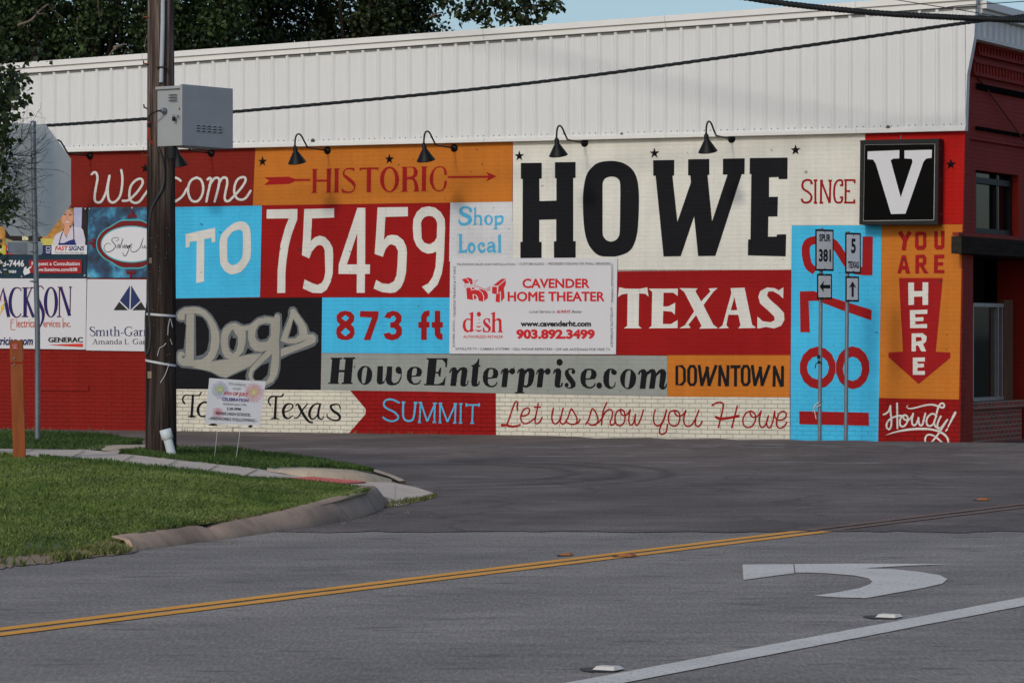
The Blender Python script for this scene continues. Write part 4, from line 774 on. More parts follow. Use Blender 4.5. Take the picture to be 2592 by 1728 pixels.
for s in ([(708,858,5),(690,830,7),(650,828,9),(605,870,9),(595,930,9),(640,980,10),(700,975,12),(770,930,12),(800,870,12),(770,820,14),(735,780,12),(745,740,9),(800,720,9),(850,728,8),(855,760,7),(820,780,6),(805,765,5)], [(860,840,8),(830,870,9),(830,910,9),(855,890,8),(870,845,8),(868,910,9)], [(935,745,10),(905,830,11),(882,915,10)], [(925,860,7),(935,910,9),(965,845,7)], [(1000,855,8),(970,875,9),(972,915,8),(1005,860,8),(1008,915,8)],
          [(1050,860,8),(1020,880,9),(1025,915,8),(1055,860,8),(1030,960,10),(985,1045,11),(950,1045,10),(930,990,7)], [(1060,890,7),(1098,850,8),(1085,835,8),(1062,870,9),(1068,905,8),(1098,895,6)], [(1302,725,8),(1270,830,12),(1230,920,12),(1150,978,11),(1090,970,10),(1072,925,7)], [(1290,860,8),(1280,905,9),(1310,905,8),(1335,860,8),(1330,910,9),(1360,900,8),(1385,860,8)]): a.stroke(s, 9, fBLK)
a.b.build("print", o, origin=c)

# electrician's board
o, c, a = board("advert_board", "white board with tall navy lettering above an orange line of text", "sign", [(-110, 704.5), (219, 705), (216.5, 884.5), (-110, 880)], .028, .02, mBRD, GB, [(47.5, 708, .006), (126, 708, .006), (217, 708, .006), (126, 881, .006), (214, 883, .006)])
a.frame(0, 700, 5.88)
for mm, e in ((plain("print_rust", (176,70,60)), 5), (fNAV, 0)):
    a.text("J", -260, 165, -120, 600, mm, bold=.02)
    for s, wd in (([(-90,600),(52,170)], 12), ([(48,175,6),(90,400,46),(128,600,44)], 40), ([(315,215,10),(300,180,14),(255,165,12),(200,190,30),(160,290,42),(150,400,44),(170,520,40),(215,590,24),(255,605,12),(295,580,12),(310,550,10)], 20), ([(375,165),(372,595)], 46), ([(470,165,12),(400,335,14)], 13), ([(395,335,30),(480,560,40),(505,600,40)], 40),
                  ([(648,190,10),(625,150,14),(585,145,14),(545,190,24),(545,280,36),(600,420,46),(640,520,44),(640,620,34),(615,700,20),(585,768,8)], 30), ([(885,160),(882,595)], 14), ([(905,160,34),(1035,580,46)], 42), ([(1048,155),(1040,580)], 11)): a.stroke([(p[0], p[1], (p[2] if len(p) > 2 else wd)+e) for p in s], wd+e, mm, cap=False)
    a.lines([[(330,168),(430,168)],[(322,594),(418,594)],[(445,165),(500,165)],[(845,594),(912,594)],[(860,158),(930,158)],[(1028,156),(1068,156)]], 13+e, mm)
    a.fill(a.ell(757,380,104+e/2,226+e/2,40), mm, [a.ell(757,382,58-e/2,212-e/2,40)]); a.up(.001)
a.fill([(20,440),(85,360),(48,450),(62,455),(-20,590),(22,480),(5,478)], plain("print_yellow", (220,180,40)))
a.lines([[(160,640),(160,788)],[(152,638),(215,638)],[(165,680),(205,680)],[(158,786),(228,786)],[(248,630),(248,755)],[(935,615),(935,765)]], 7, fORG)
a.text("ectrical", 262, 632, 545, 752, fORG); a.text("ervices", 645, 640, 895, 748, fORG); a.text("nc.", 948, 650, 1052, 746, fORG)
a.text("on", -50, 290, 14, 365, fORG); a.text("MasterElectrician.com", -560, 895, 488, 1012, fNAV, bold=.02, shear=.2); [a.text("GENERAC", 720+k_, 902, 1228+k_, 974, fBLK) for k_ in (-4, 0, 4)]; a.fill([(715,1014),(1228,995),(1230,1046)], plain("print_flame", (206,54,36), var=.1, nscale=3))
a.b.build("lettering", o, origin=c)

# insurance office board, with a small serif hand
o, c, a = board("advert_board", "white board with a navy triangle emblem and serif lettering behind the wooden pole", "sign", [(221, 706.5), (440, 708), (440, 890), (217.5, 886.5)], .028, .02, mBRD, GB, [(222, 709, .006), (324, 708, .006), (219, 884, .006), (323, 885, .006)])
a.frame(0, 700, 5.88); NV2 = plain("print_navy_soft", (38,52,96), rough=.4); DK2 = plain("print_charcoal", (40,40,42), rough=.4)
for pts, mm in (([(1934,130),(1925,495),(1784,356)], NV2), ([(1952,130),(2090,356),(1942,495)], NV2), ([(1775,373),(1902,500),(1690,500)], DK2), ([(2100,373),(2178,500),(1968,500)], DK2)): a.fill(pts, mm)
SER = {'S': ([[(.5,.78,.5),(.46,.95,.6),(.28,1,.5),(.1,.9,1),(.1,.72,1.2),(.3,.55,1.4),(.5,.38,1.2),(.52,.15,1),(.35,0,.5),(.15,.02,.5),(.05,.2,.5)]], .58), 'm': ([[(.12,.62,1.2),(.12,0,1.2)],[(.12,.45,.4),(.25,.6,.6),(.4,.6,1),(.45,.45,1.2),(.45,0,1.2)],[(.45,.45,.4),(.58,.6,.6),(.74,.6,1),(.78,.45,1.2),(.78,0,1.2)],[(.0,0,.4),(.24,0,.4)],[(.33,0,.4),(.57,0,.4)],[(.66,0,.4),(.9,0,.4)],[(0,.6,.5),(.12,.62,.5)]], .95),
       'i': ([[(.14,.62,1.2),(.14,0,1.2)],[(.02,0,.4),(.26,0,.4)],[(.02,.6,.5),(.14,.62,.5)],[(.13,.87,1.4),(.14,.88,1.4)]], .32), 't': ([[(.16,.82,.7),(.14,.5,1.2),(.14,.15,1.2),(.22,.01,.6),(.34,.06,.5)],[(.02,.6,.5),(.32,.6,.5)]], .38), 'h': ([[(.14,1.02,1.2),(.14,0,1.2)],[(.14,.45,.4),(.28,.6,.6),(.44,.6,1),(.48,.45,1.2),(.48,0,1.2)],[(.02,0,.4),(.26,0,.4)],[(.36,0,.4),(.6,0,.4)],[(.02,1,.5),(.14,1.02,.5)]], .64),
       '-': ([[(.04,.3,.8),(.28,.3,.8)]], .34), 'G': ([[(.72,.78,.5),(.66,.94,.6),(.45,1,.6),(.2,.9,1),(.08,.62,1.3),(.08,.38,1.3),(.2,.1,1),(.45,0,.6),(.62,.06,.7),(.66,.18,1.2),(.66,.4,1.2)],[(.52,.4,.4),(.8,.4,.4)]], .84), 'a': ([[(.08,.5,.8),(.16,.6,.6),(.32,.6,.9),(.38,.45,1.2),(.38,.1,1.2),(.46,0,.6)],[(.38,.36,.4),(.15,.28,.8),(.08,.12,1.1),(.16,0,.7),(.3,.03,.5),(.38,.14,.4)]], .5),
       'r': ([[(.14,.62,1.2),(.14,0,1.2)],[(.14,.42,.4),(.26,.58,.7),(.36,.6,1)],[(.02,0,.4),(.28,0,.4)],[(.02,.6,.5),(.14,.62,.5)]], .42), 'n': ([[(.14,.62,1.2),(.14,0,1.2)],[(.14,.45,.4),(.28,.6,.6),(.44,.6,1),(.48,.45,1.2),(.48,0,1.2)],[(.02,0,.4),(.26,0,.4)],[(.36,0,.4),(.6,0,.4)],[(.02,.6,.5),(.14,.62,.5)]], .64), 'e': ([[(.08,.34,.4),(.46,.34,.4),(.44,.52,.8),(.28,.62,.6),(.12,.5,1),(.08,.3,1.3),(.14,.1,1.1),(.28,0,.7),(.46,.12,.4)]], .54),
       'A': ([[(.1,0,.5),(.36,1,.5)],[(.36,1,1.2),(.62,0,1.3)],[(.18,.36,.5),(.52,.36,.5)],[(0,0,.4),(.22,0,.4)],[(.5,0,.4),(.74,0,.4)]], .76), 'd': ([[(.42,1.02,1.2),(.42,0,1.2)],[(.42,.45,.4),(.26,.61,.6),(.1,.48,1.1),(.08,.28,1.3),(.14,.08,1),(.26,0,.6),(.42,.12,.4)],[(.42,0,.4),(.52,.02,.4)]], .58), 'L': ([[(.16,1,1.3),(.16,0,1.3)],[(.04,0,.5),(.5,0,.5),(.54,.2,.5)],[(.04,1,.4),(.28,1,.4)]], .58), '.': ([[(.08,.03,1.4),(.09,.03,1.4)]], .24), ' ': ([], .28)}
def serif(a, s, x0, y0, x1, y1, mat, wt):
    tot = sum(SER[ch][1] for ch in s); k = (x1-x0)/tot; x = x0
    for ch in s:
        st, adv = SER[ch]
        for q in st: a.stroke([(x+p[0]*k, y1+(y0-y1)*p[1], p[2]*wt) for p in q], wt, mat, cap=False)
        x += adv*k
serif(a, "Smith-Garner", 1328, 748, 2390, 880, NV2, 15); serif(a, "Amanda L. Garner", 1376, 928, 2350, 1003, DK2, 9)
a.b.build("lettering", o, origin=c)
# ------------------------------------------------------------------ ground, road, kerb, lawn
def interp(tab, x):
    xs = [t[0] for t in tab]; return [float(np.interp(x, xs, [t[i] for t in tab])) for i in range(1, len(tab[0]))]
def asphalt(name, c, var, spots, paint=False, cracks=.0):
    m, nt, b = base_mat(name, .86); l = lin(c)
    t = N(nt, "ShaderNodeTexCoord"); v = t.outputs["Object"]
    mg = N(nt, "ShaderNodeMapping"); mg.inputs["Rotation"].default_value = (0, 0, R(5)); mg.inputs["Scale"].default_value = (34, 4.5, 1); nt.links.new(v, mg.inputs[0]); g = noise(nt, mg.outputs[0], 1.6, 6, .75); mid = noise(nt, v, 2.2, 6, .6); big = noise(nt, v, .35, 4, .55)
    mp = N(nt, "ShaderNodeMapping"); mp.inputs["Rotation"].default_value = (0, 0, R(-60)); mp.inputs["Scale"].default_value = (.25, 2.2, 1); nt.links.new(v, mp.inputs[0])
    streak = noise(nt, mp.outputs[0], 1.3, 5, .6)
    c0 = ramp(nt, big, [(.3, tuple(q*(1-var) for q in l)), (.7, tuple(q*(1+var) for q in l))])
    c1 = mix(nt, .55, c0, ramp(nt, streak, [(.3, .74), (.7, 1.2)]), 'MULTIPLY')
    c2 = mix(nt, .6, c1, ramp(nt, mid, [(.3, .8), (.7, 1.15)]), 'MULTIPLY')
    c3 = mix(nt, .9, c2, ramp(nt, g, [(.30, .58), (.5, 1.), (.68, 1.5)]), 'MULTIPLY')
    agg = ramp(nt, noise(nt, mg.outputs[0], .9, 2, .5), [(.69, 0.), (.74, 1.)]); c4 = mix(nt, math_(nt, 'MULTIPLY', agg, spots), c3, lin((190,188,184)))
    mp2 = N(nt, "ShaderNodeMapping"); mp2.inputs["Rotation"].default_value = (0, 0, R(-62)); mp2.inputs["Scale"].default_value = (.5, 1.6, 1); nt.links.new(v, mp2.inputs[0])
    tar = ramp(nt, noise(nt, mp2.outputs[0], 3.6, 4, .5), [(.615, 0.), (.67, 1.)]); c4 = mix(nt, math_(nt, 'MULTIPLY', tar, .55), c4, tuple(q*.35 for q in l))
    ws = N(nt, "ShaderNodeSeparateXYZ"); wr = N(nt, "ShaderNodeMapping"); wr.inputs["Rotation"].default_value = (0, 0, R(-60)); nt.links.new(v, wr.inputs[0]); nt.links.new(wr.outputs[0], ws.inputs[0])
    trk = math_(nt, 'SINE', math_(nt, 'ADD', math_(nt, 'MULTIPLY', ws.outputs[1], 3.4), math_(nt, 'MULTIPLY', big, 2.))); c4 = mix(nt, .8, c4, ramp(nt, math_(nt, 'ADD', math_(nt, 'MULTIPLY', trk, .5), .5), [(0, .90), (1, 1.08)]), 'MULTIPLY')
    if cracks:
        blot = ramp(nt, noise(nt, v, .42, 7, .68), [(.44, 0.), (.60, 1.)]); c4 = mix(nt, math_(nt, 'MULTIPLY', blot, .42), c4, tuple(q*.42 for q in l))
        vo = N(nt, "ShaderNodeTexVoronoi", feature='DISTANCE_TO_EDGE'); vo.inputs["Scale"].default_value = .35; wn = N(nt, "ShaderNodeVectorMath", operation='ADD'); nn = N(nt, "ShaderNodeTexNoise"); nn.inputs["Scale"].default_value = 1.5
        nt.links.new(v, nn.inputs["Vector"]); nt.links.new(nn.outputs[1], wn.inputs[0]); nt.links.new(v, wn.inputs[1]); nt.links.new(wn.outputs[0], vo.inputs["Vector"])
        ck = ramp(nt, vo.outputs[0], [(.0, 1.), (.02, 0.)]); c4 = mix(nt, math_(nt, 'MULTIPLY', ck, cracks), c4, tuple(q*.25 for q in l))
    if paint:   # remnants of old white lines across the side street
        s = N(nt, "ShaderNodeSeparateXYZ"); nt.links.new(v, s.inputs[0])
        wob = math_(nt, 'ADD', s.outputs[1], math_(nt, 'MULTIPLY', s.outputs[0], .035)); tot = None
        for y, h in ((41.75, .30), (46.4, .5), (37.6, .16), (43.7, .14), (35.2, .1)):
            d = math_(nt, 'ABSOLUTE', math_(nt, 'SUBTRACT', wob, y)); k = math_(nt, 'LESS_THAN', d, h); tot = k if tot is None else math_(nt, 'MAXIMUM', tot, k)
        mp3 = N(nt, "ShaderNodeMapping"); mp3.inputs["Scale"].default_value = (.9, 3, 1); nt.links.new(v, mp3.inputs[0])
        wear = ramp(nt, noise(nt, mp3.outputs[0], 1.4, 8, .72), [(.52, 0.), (.60, 1.)]); c4 = mix(nt, math_(nt, 'MULTIPLY', math_(nt, 'MULTIPLY', tot, wear), .6), c4, lin((170,170,168)))
        for cx, cy, r0, wd in ((-6.2, 33.6, 4.1, .16), (-6.2, 33.6, 4.7, .14), (-1.2, 38.6, 2.5, .2), (-1.2, 38.6, 1.9, .15), (-1.2, 38.6, 3.0, .14)):   # tyre scuffs
            dx = math_(nt, 'SUBTRACT', s.outputs[0], cx); dy = math_(nt, 'MULTIPLY', math_(nt, 'SUBTRACT', s.outputs[1], cy), .7)
            rr = math_(nt, 'SQRT', math_(nt, 'ADD', math_(nt, 'MULTIPLY', dx, dx), math_(nt, 'MULTIPLY', dy, dy)))
            d = math_(nt, 'ABSOLUTE', math_(nt, 'SUBTRACT', rr, r0)); k = ramp(nt, d, [(0, 1.), (wd, 0.)]); side = math_(nt, 'GREATER_THAN', dx, .4)
            c4 = mix(nt, math_(nt, 'MULTIPLY', math_(nt, 'MULTIPLY', k, side), math_(nt, 'MULTIPLY', ramp(nt, mid, [(.3, .2), (.6, 1.)]), .62)), c4, (.02, .02, .021))
    nt.links.new(c4, b.inputs["Base Color"])
    bp = N(nt, "ShaderNodeBump"); bp.inputs["Strength"].default_value = .5; bp.inputs["Distance"].default_value = .008
    nt.links.new(g, bp.inputs["Height"]); nt.links.new(bp.outputs[0], b.inputs["Normal"]); b.inputs["Specular IOR Level"].default_value = .25
    return m
mRD = asphalt("asphalt_main", (139,132,124), .12, .22); mST = asphalt("asphalt_side", (114,104,97), .24, .34, paint=True, cracks=.45)
mGND = plain("far_ground", (74,78,58), rough=.95, var=.3, nscale=.4)
def sheet(name, mat, xs, ys, zf, kind="structure"):
    vs = [(x, y, zf(x, y)) for y in ys for x in xs]; n = len(xs)
    me = bpy.data.meshes.new(name); me.from_pydata(vs, [], [(j*n+i, j*n+i+1, (j+1)*n+i+1, (j+1)*n+i) for j in range(len(ys)-1) for i in range(n-1)])
    me.materials.append(mat); me.update(); o = bpy.data.objects.new(name, me); col.objects.link(o); o["kind"] = kind; return o
sheet("ground", mGND, [-1500, -200, -60, 60, 200, 1500], [-300, -30, 20, 120, 400, 3000], lambda x, y: -.35 if abs(y) < 500 else -.6)
YB = 27.3
sheet("main_road", mRD, [-60, -20, -10, 0, 10, 20, 90], [-20, 0, 10, 20, YB], lambda x, y: 0.)
def hump(x, y):          # the crown in front of the corner, falling away to the wall foot
    p = Vector((x, y, 0))-A0; s_ = -p.dot(WALL.n); uu = p.dot(WALL.t)
    wgt = min(1, max(0, (uu-10.0)/2.2)); wgt = wgt*wgt*(3-2*wgt)
    if s_ > 9: h = 0
    elif s_ > 2.9: h = .082*(9-s_)/6.1
    elif s_ > 1.7: h = .082-.20*(2.9-s_)/1.2
    else: h = -.118
    edge = max(0., min(1., (y-YB-.3)/2)); return h*wgt*edge
xs = [-60, -30, -15, -8, -4, -2, 0]+[.5*k for k in range(1, 33)]+[20, 26, 40, 90]; ys = [YB+.002, 28.5, 30, 32, 34, 36, 38, 40]+[41+.4*k for k in range(40)]+[60, 75]
sheet("side_street", mST, xs, ys, hump)
# ragged lip of the newer surface
b = MB(); rnd = random.Random(3); x = -3.0; vs = []
while x < 30: vs += [(x, YB-.05-.22*abs(math.sin(x*1.3)*math.sin(x*3.7+1))-rnd.random()*.14, .0055), (x, YB+.05, .0055)]; x += .09
b.add(vs, [(2*i, 2*i+2, 2*i+3, 2*i+1) for i in range(len(vs)//2-1)], mST); tag(b.build("road_seam"), kind="structure")

mYEL = brick_paint  # placeholder name, real paints below
def road_paint(name, c, worn=.62, under=lin((120,115,110))):
    m, nt, b = base_mat(name, .7); v = objvec(nt); l = lin(c)
    n = noise(nt, v, 42, 5, .75); k = ramp(nt, n, [(worn-.06, 0.), (worn, 1.)]); big = noise(nt, v, 1.5, 4)
    c0 = ramp(nt, big, [(.3, tuple(q*.9 for q in l)), (.7, tuple(min(1, q*1.06) for q in l))])
    nt.links.new(mix(nt, math_(nt, 'MULTIPLY', k, .8), c0, under), b.inputs["Base Color"]); return m
mYL, mWL_, mYF = road_paint("line_yellow", (240,166,48), .67), road_paint("line_white", (220,213,200), .62), road_paint("line_yellow_faded", (176,120,68), .455, lin((92,83,76)))
def gline(name, pts, wd, mat, z=.005, n=60):
    P_ = [ground(x, y, z) for x, y in pts]; d = (P_[-1]-P_[0]).normalized(); nn = Vector((-d.y, d.x, 0)); m = MB(); rnd = random.Random(5)
    vs = []
    for i in range(n+1):
        t = i/n*(len(P_)-1); k = min(int(t), len(P_)-2); p = P_[k].lerp(P_[k+1], t-k); e = wd/2*(1+.06*(rnd.random()-.5))
        vs += [p+nn*e, p-nn*e]
    m.add(vs, [(2*i, 2*i+1, 2*i+3, 2*i+2) for i in range(n)], mat); o = m.build(name); tag(o, kind="structure"); return o
gline("yellow_line", [(-140, 1608.2), (1040, 1463.5), (2030, 1342.6)], .118, mYL); gline("yellow_line", [(-140, 1622), (1040, 1473.2), (2102, 1342.6)], .118, mYL)
gline("faded_yellow_line", [(2040, 1340.6), (2780, 1251)], .10, mYF, z=.006); gline("faded_yellow_line", [(2110, 1340.4), (2780, 1260)], .08, mYF, z=.006)
pe, pf = ground(1499, 1728), ground(1499, 1745)
gline("white_line", [(1260, 1773), (1499, 1728), (2592, 1520.6), (2900, 1464)], .232, mWL_, n=120)
AZ = lambda x, y: ground(1040+x/1.5155, 1060+y/1.5155, .005)
b = MB()
def gpoly(mb, pts, mat):
    L = [AZ(*p) for p in pts]; tri = tessellate_polygon([L]); fs = []
    for t in tri: q = [L[i] for i in t]; fs.append(t if (q[1]-q[0]).cross(q[2]-q[0]).z > 0 else t[::-1])
    mb.add(L, fs, mat)
gpoly(b, [(1272,557),(1467,555.5),(1471,590),(1276,616)], mWL_)
gpoly(b, [(1471,555.5),(1700,553.5),(2075,555),(1900,562),(1740,571),(1850,575),(1950,585),(2030,598),(2058,613),(2040,630),(1960,648),(1850,667),(1745,686),(1640,683),(1545,677),(1640,663),(1720,648),(1762,632),(1770,622),(1755,610),(1700,599),(1600,591),(1530,588),(1476,588)], mWL_)
tag(b.build("turn_arrow_marking"), kind="structure")
# raised road markers
mRW, mRO = plain("marker_white", (214,210,200), rough=.5, var=.1), plain("marker_orange", (166,104,58), rough=.6, var=.2, nscale=30)
rdir = math.atan2(*reversed((ground(2592, 1520)-ground(1499, 1720)).xy))
def marker(px, py, s, mat, lab, grp, wd=.11, ln=.105, h=.0145, flip=0):
    p = ground(px, py); m = MB(); t = .55
    v = [(-ln/2, -wd/2, 0), (ln/2, -wd/2, 0), (ln/2, wd/2, 0), (-ln/2, wd/2, 0), (-ln/2*t, -wd/2*.82, h), (ln/2*t, -wd/2*.82, h), (ln/2*t, wd/2*.82, h), (-ln/2*t, wd/2*.82, h), (0, 0, h*1.12)]
    m.add(v, [(0, 1, 5, 4), (1, 2, 6, 5), (2, 3, 7, 6), (3, 0, 4, 7), (4, 5, 8), (5, 6, 8), (6, 7, 8), (7, 4, 8)], mat)
    o = m.build("road_marker"); o.matrix_world = T(p.x, p.y, .007) @ Matrix.Rotation(rdir, 4, 'Z'); o.scale = (s, s, s)
    m2 = MB(); m2.add([(ln/2*.62*1.01, -wd*.36, h*.92), (ln/2*.62*1.01, wd*.36, h*.92), (ln/2*.97, wd*.38, h*.16), (ln/2*.97, -wd*.38, h*.16)], [(0, 3, 2, 1)], plain("reflector", (150,160,166), rough=.15))
    r = m2.build("reflector", o); r.location = (.0015, 0, .0015); m3 = MB(); m3.add([(.11*math.cos(2*math.pi*k/18)*(1+.12*math.sin(k*2.3))-.01, (.10 if mat is mRW else .07)*math.sin(2*math.pi*k/18)*(1+.1*math.sin(k*1.7))+.03, -.0006) for k in range(18)], [tuple(range(18))], plain('bitumen', (84,81,80), rough=.9)); m3.build('bitumen_pad', o); tag(o, lab, "road marker", grp)
marker(1540, 1696, 1.05, mRW, "white raised road marker near the lower end of the white line", "white raised markers along the white line")
marker(2251, 1563, 1.1, mRW, "white raised road marker between the turn arrow and the white line", "white raised markers along the white line")
marker(1436, 1406, .75, mRO, "worn orange raised marker just beyond the double yellow line", "orange raised markers at the yellow lines")
marker(1588, 1409, 1.05, mRO, "brighter orange raised marker lying on the double yellow line", "orange raised markers at the yellow lines")
marker(2490, 1266, 1.0, mRO, "orange raised marker beside the faded lines on the dark asphalt", "orange raised markers at the yellow lines")

# --- lawn, walk, kerbs: each patch spans two traced edges at its own height
def patch(name, near, far, mat, px0, px1, nx=60, ny=10, kind="structure", bumpy=.0, seed=1, skirt=0):
    rnd = random.Random(seed); vs = []
    xs = [px0+(px1-px0)*i/nx for i in range(nx+1)]
    for j in range(ny+1):
        for x in xs:
            yn, zn = interp(near, x); yf, zf = interp(far, x); t = j/ny
            p = ground(x, yn, zn).lerp(ground(x, yf, zf), t)
            if 0 < j < ny: p.z += bumpy*(rnd.random()-.5)
            vs.append(p)
    nrow = ny+1
    if skirt:
        for x in xs: yf, zf = interp(far, x); p = ground(x, yf, zf); vs.append(p+Vector((0, skirt, -zf-.05)))
        nrow += 1
    n = nx+1; m = MB(); lf = [vs[j*n] for j in range(ny+1)]; m.add(lf+[Vector((q.x, q.y, -.05)) for q in lf], [(j+1, j, ny+1+j, ny+2+j) for j in range(ny)], mat); m.add(vs, [(j*n+i, j*n+i+1, (j+1)*n+i+1, (j+1)*n+i) for j in range(nrow-1) for i in range(nx)], mat, smooth=True)
    o = m.build(name); tag(o, kind=kind); return o
def soil_grass(name, c1, c2, c3):
    m, nt, b = base_mat(name, .95); v = objvec(nt)
    a_ = ramp(nt, noise(nt, v, 1.4, 5), [(.35, lin(c1)), (.65, lin(c2))]); d = ramp(nt, noise(nt, v, 9, 5, .7), [(.5, 0.), (.72, 1.)])
    nt.links.new(mix(nt, math_(nt, 'MULTIPLY', d, .6), a_, lin(c3)), b.inputs["Base Color"]); return m
def concrete(name, c, var=.14, stain=(60,52,44), joints=0):
    m, nt, b = base_mat(name, .85); v = objvec(nt); l = lin(c)
    a_ = ramp(nt, noise(nt, v, 1.1, 6, .6), [(.3, tuple(q*(1-var) for q in l)), (.7, tuple(q*(1+var) for q in l))])
    a_ = mix(nt, .5, a_, ramp(nt, noise(nt, v, 38, 4, .7), [(.3, .75), (.7, 1.2)]), 'MULTIPLY')
    s = ramp(nt, noise(nt, v, 2.3, 6, .65), [(.52, 0.), (.74, 1.)]); nt.links.new(mix(nt, math_(nt, 'MULTIPLY', s, .6), a_, lin(stain)), b.inputs["Base Color"])
    bp = N(nt, "ShaderNodeBump"); bp.inputs["Strength"].default_value = .4; bp.inputs["Distance"].default_value = .01; nt.links.new(noise(nt, v, 30, 6), bp.inputs["Height"]); nt.links.new(bp.outputs[0], b.inputs["Normal"]); return m
mLAWN = soil_grass("lawn_ground", (66,78,40), (98,102,58), (140,126,88)); mDIRT = soil_grass("dirt", (138,116,96), (158,136,112), (104,104,64))
mCON, mCRB, mCR2 = concrete("concrete_walk", (206,190,172), .07, stain=(164,148,130)), concrete("kerb_brown", (170,144,122), .30, (84,68,58)), concrete("kerb_grey", (190,172,146), .16, (130,112,92))
WALKN = [(-460,1122,.385),(-120,1140,.37),(0,1145,.36),(81,1153,.35),(194,1164,.33),(356,1181,.31),(533,1201,.25),(654,1213,.2),(819,1227,.12),(925,1240,.08),(960,1251,.05),(1000,1266,.02)]
WALKF = [(-460,1113,.385),(-120,1132,.37),(0,1133.5,.36),(196,1137,.34),(306,1147,.33),(443,1163,.3),(660,1187,.2),(790,1205.5,.13),(921,1217.5,.07),(994,1221,.05),(1050,1232,.02),(1100,1248,.004)]
LAWNN = [(-460,1477,.012),(-120,1432,.016),(0,1414,.024),(90,1404,.0255),(145,1399,.0265),(200,1392,.027),(250,1380,.036),(300,1366,.052),(330,1356,.076),(349,1348,.112),(533,1324,.118),(611,1316,.112),(776,1287,.136),(880,1261,.17),(920,1249,.178),(936,1243,.185)]
patch("lawn", LAWNN, [(x, y, z) for x, y, z in WALKN], mLAWN, -460, 930, 120, 14, bumpy=.03)
patch("sidewalk", [(x, y+1, z) for x, y, z in WALKN], [(x, y-1.5, z) for x, y, z in WALKF], mCON, -460, 1000, 110, 6)
# ramp apron running out to the street
b = MB(); q = [ground(*p) for p in ((925,1240.5,.08),(960,1262,.03),(975,1281,.006),(1010,1279,.006),(1062,1268,.006),(1098,1257,.006),(1095,1246,.006),(1050,1231.5,.02),(996,1220.5,.05),(926,1218,.07))]
b.add(q, [tuple(range(len(q)))], mCON); tag(b.build("ramp"), kind="structure")
rz = np.random.default_rng(21); DVN = [(x, float(np.interp(x, [-460,-120,0,145,218,349,400], [1500,1453,1437,1422,1411,1396,1389.5]))+float(rz.normal()*1.8), .006) for x in range(-460, 410, 9)]
patch("dirt_verge", DVN, [(x, y-4, z+.004) for x, y, z in LAWNN], mDIRT, -460, 350, 150, 6, bumpy=.02, seed=4)
# far grass strips
patch("verge", [(-460,1114,.388),(-120,1133,.375),(0,1134,.365),(196,1137.5,.34),(255,1137,.34),(300,1129,.34),(360,1123,.345)], [(-460,1078,.43),(-120,1089,.42),(0,1091,.42),(149,1096,.40),(267,1104,.37),(360,1121,.345)], mLAWN, -460, 360, 70, 8, bumpy=.03, skirt=1.2)
patch("verge", [(300,1146.5,.335),(306,1147,.33),(443,1163,.3),(660,1187,.2),(683,1188,.2),(727,1182,.19),(824,1184,.15),(921,1193,.1),(943,1196,.08)], [(300,1146,.34),(366,1141,.33),(440,1137,.31),(477,1137,.30),(589,1134,.27),(630,1141,.25),(727,1151,.2),(824,1168,.15),(940,1191,.09),(943,1193,.08)], mLAWN, 300, 943, 60, 8, bumpy=.025, seed=2, skirt=.5)
# concrete kerbs of the side street and the flared wing
patch("kerb", [(190,1138,.34),(255,1138,.335),(306,1147.5,.33),(372,1150,.33)], [(190,1136,.345),(230,1129,.36),(267,1125,.37),(365,1124.5,.36),(372,1124.5,.36)], mCR2, 196, 372, 30, 5, skirt=.6)
FLN = [(674,1188.5,.205),(712,1194,.19),(774,1205,.145),(812,1208,.13),(924,1218,.075),(991,1223.5,.035)]
TOPE = [(674,1187),(679,1186),(717,1182.5),(770,1181.5),(808,1183),(893,1188),(946,1199),(991,1212)]
def wing(x):
    yn, zn = interp(FLN, x); dn = FPX*(HC-zn)/(yn-HY); yt_, = interp(TOPE, x)
    d1 = dn+.13; z1 = max(zn+.012, HC-d1*(yt_+4-HY)/FPX); d2 = dn+.30; z2 = max(zn+.014, min(z1+.02, HC-d2*(yt_-HY)/FPX))
    X = lambda d: (x-1296)/FPX*d
    return [Vector((X(dn), dn, zn-.01)), Vector((X(dn+.05), dn+.05, zn+(z1-zn)*.6)), Vector((X(d1), d1, z1)), Vector((X(d2), d2, z2)), Vector((X(d2)+.05, d2+.15, z2-.3))]
m = MB(); vs = []
for i in range(61):
    vs += wing(676+(991-676)*i/60)
m.add(vs, [(5*i+k, 5*i+5+k, 5*i+6+k, 5*i+1+k) for i in range(60) for k in range(4)], mCR2, smooth=True); m.add(vs[-5:], [(4, 3, 2, 1, 0)], mCR2); tag(m.build("kerb_wing"), kind="structure")
m = MB(); vs = []
for i in range(41):
    x = 725+(1010-725)*i/40; y, = interp([(725,1150),(824,1167),(940,1190),(985,1205),(1010,1217)], x); p = ground(x, y, .05); vs += [p, p+Vector((.06, .16, 0)), p+Vector((.07, .18, -.12))]
m.add(vs, [(3*i+k, 3*i+3+k, 3*i+4+k, 3*i+1+k) for i in range(40) for k in range(2)], mCR2); tag(m.build("kerb_edge"), kind="structure")
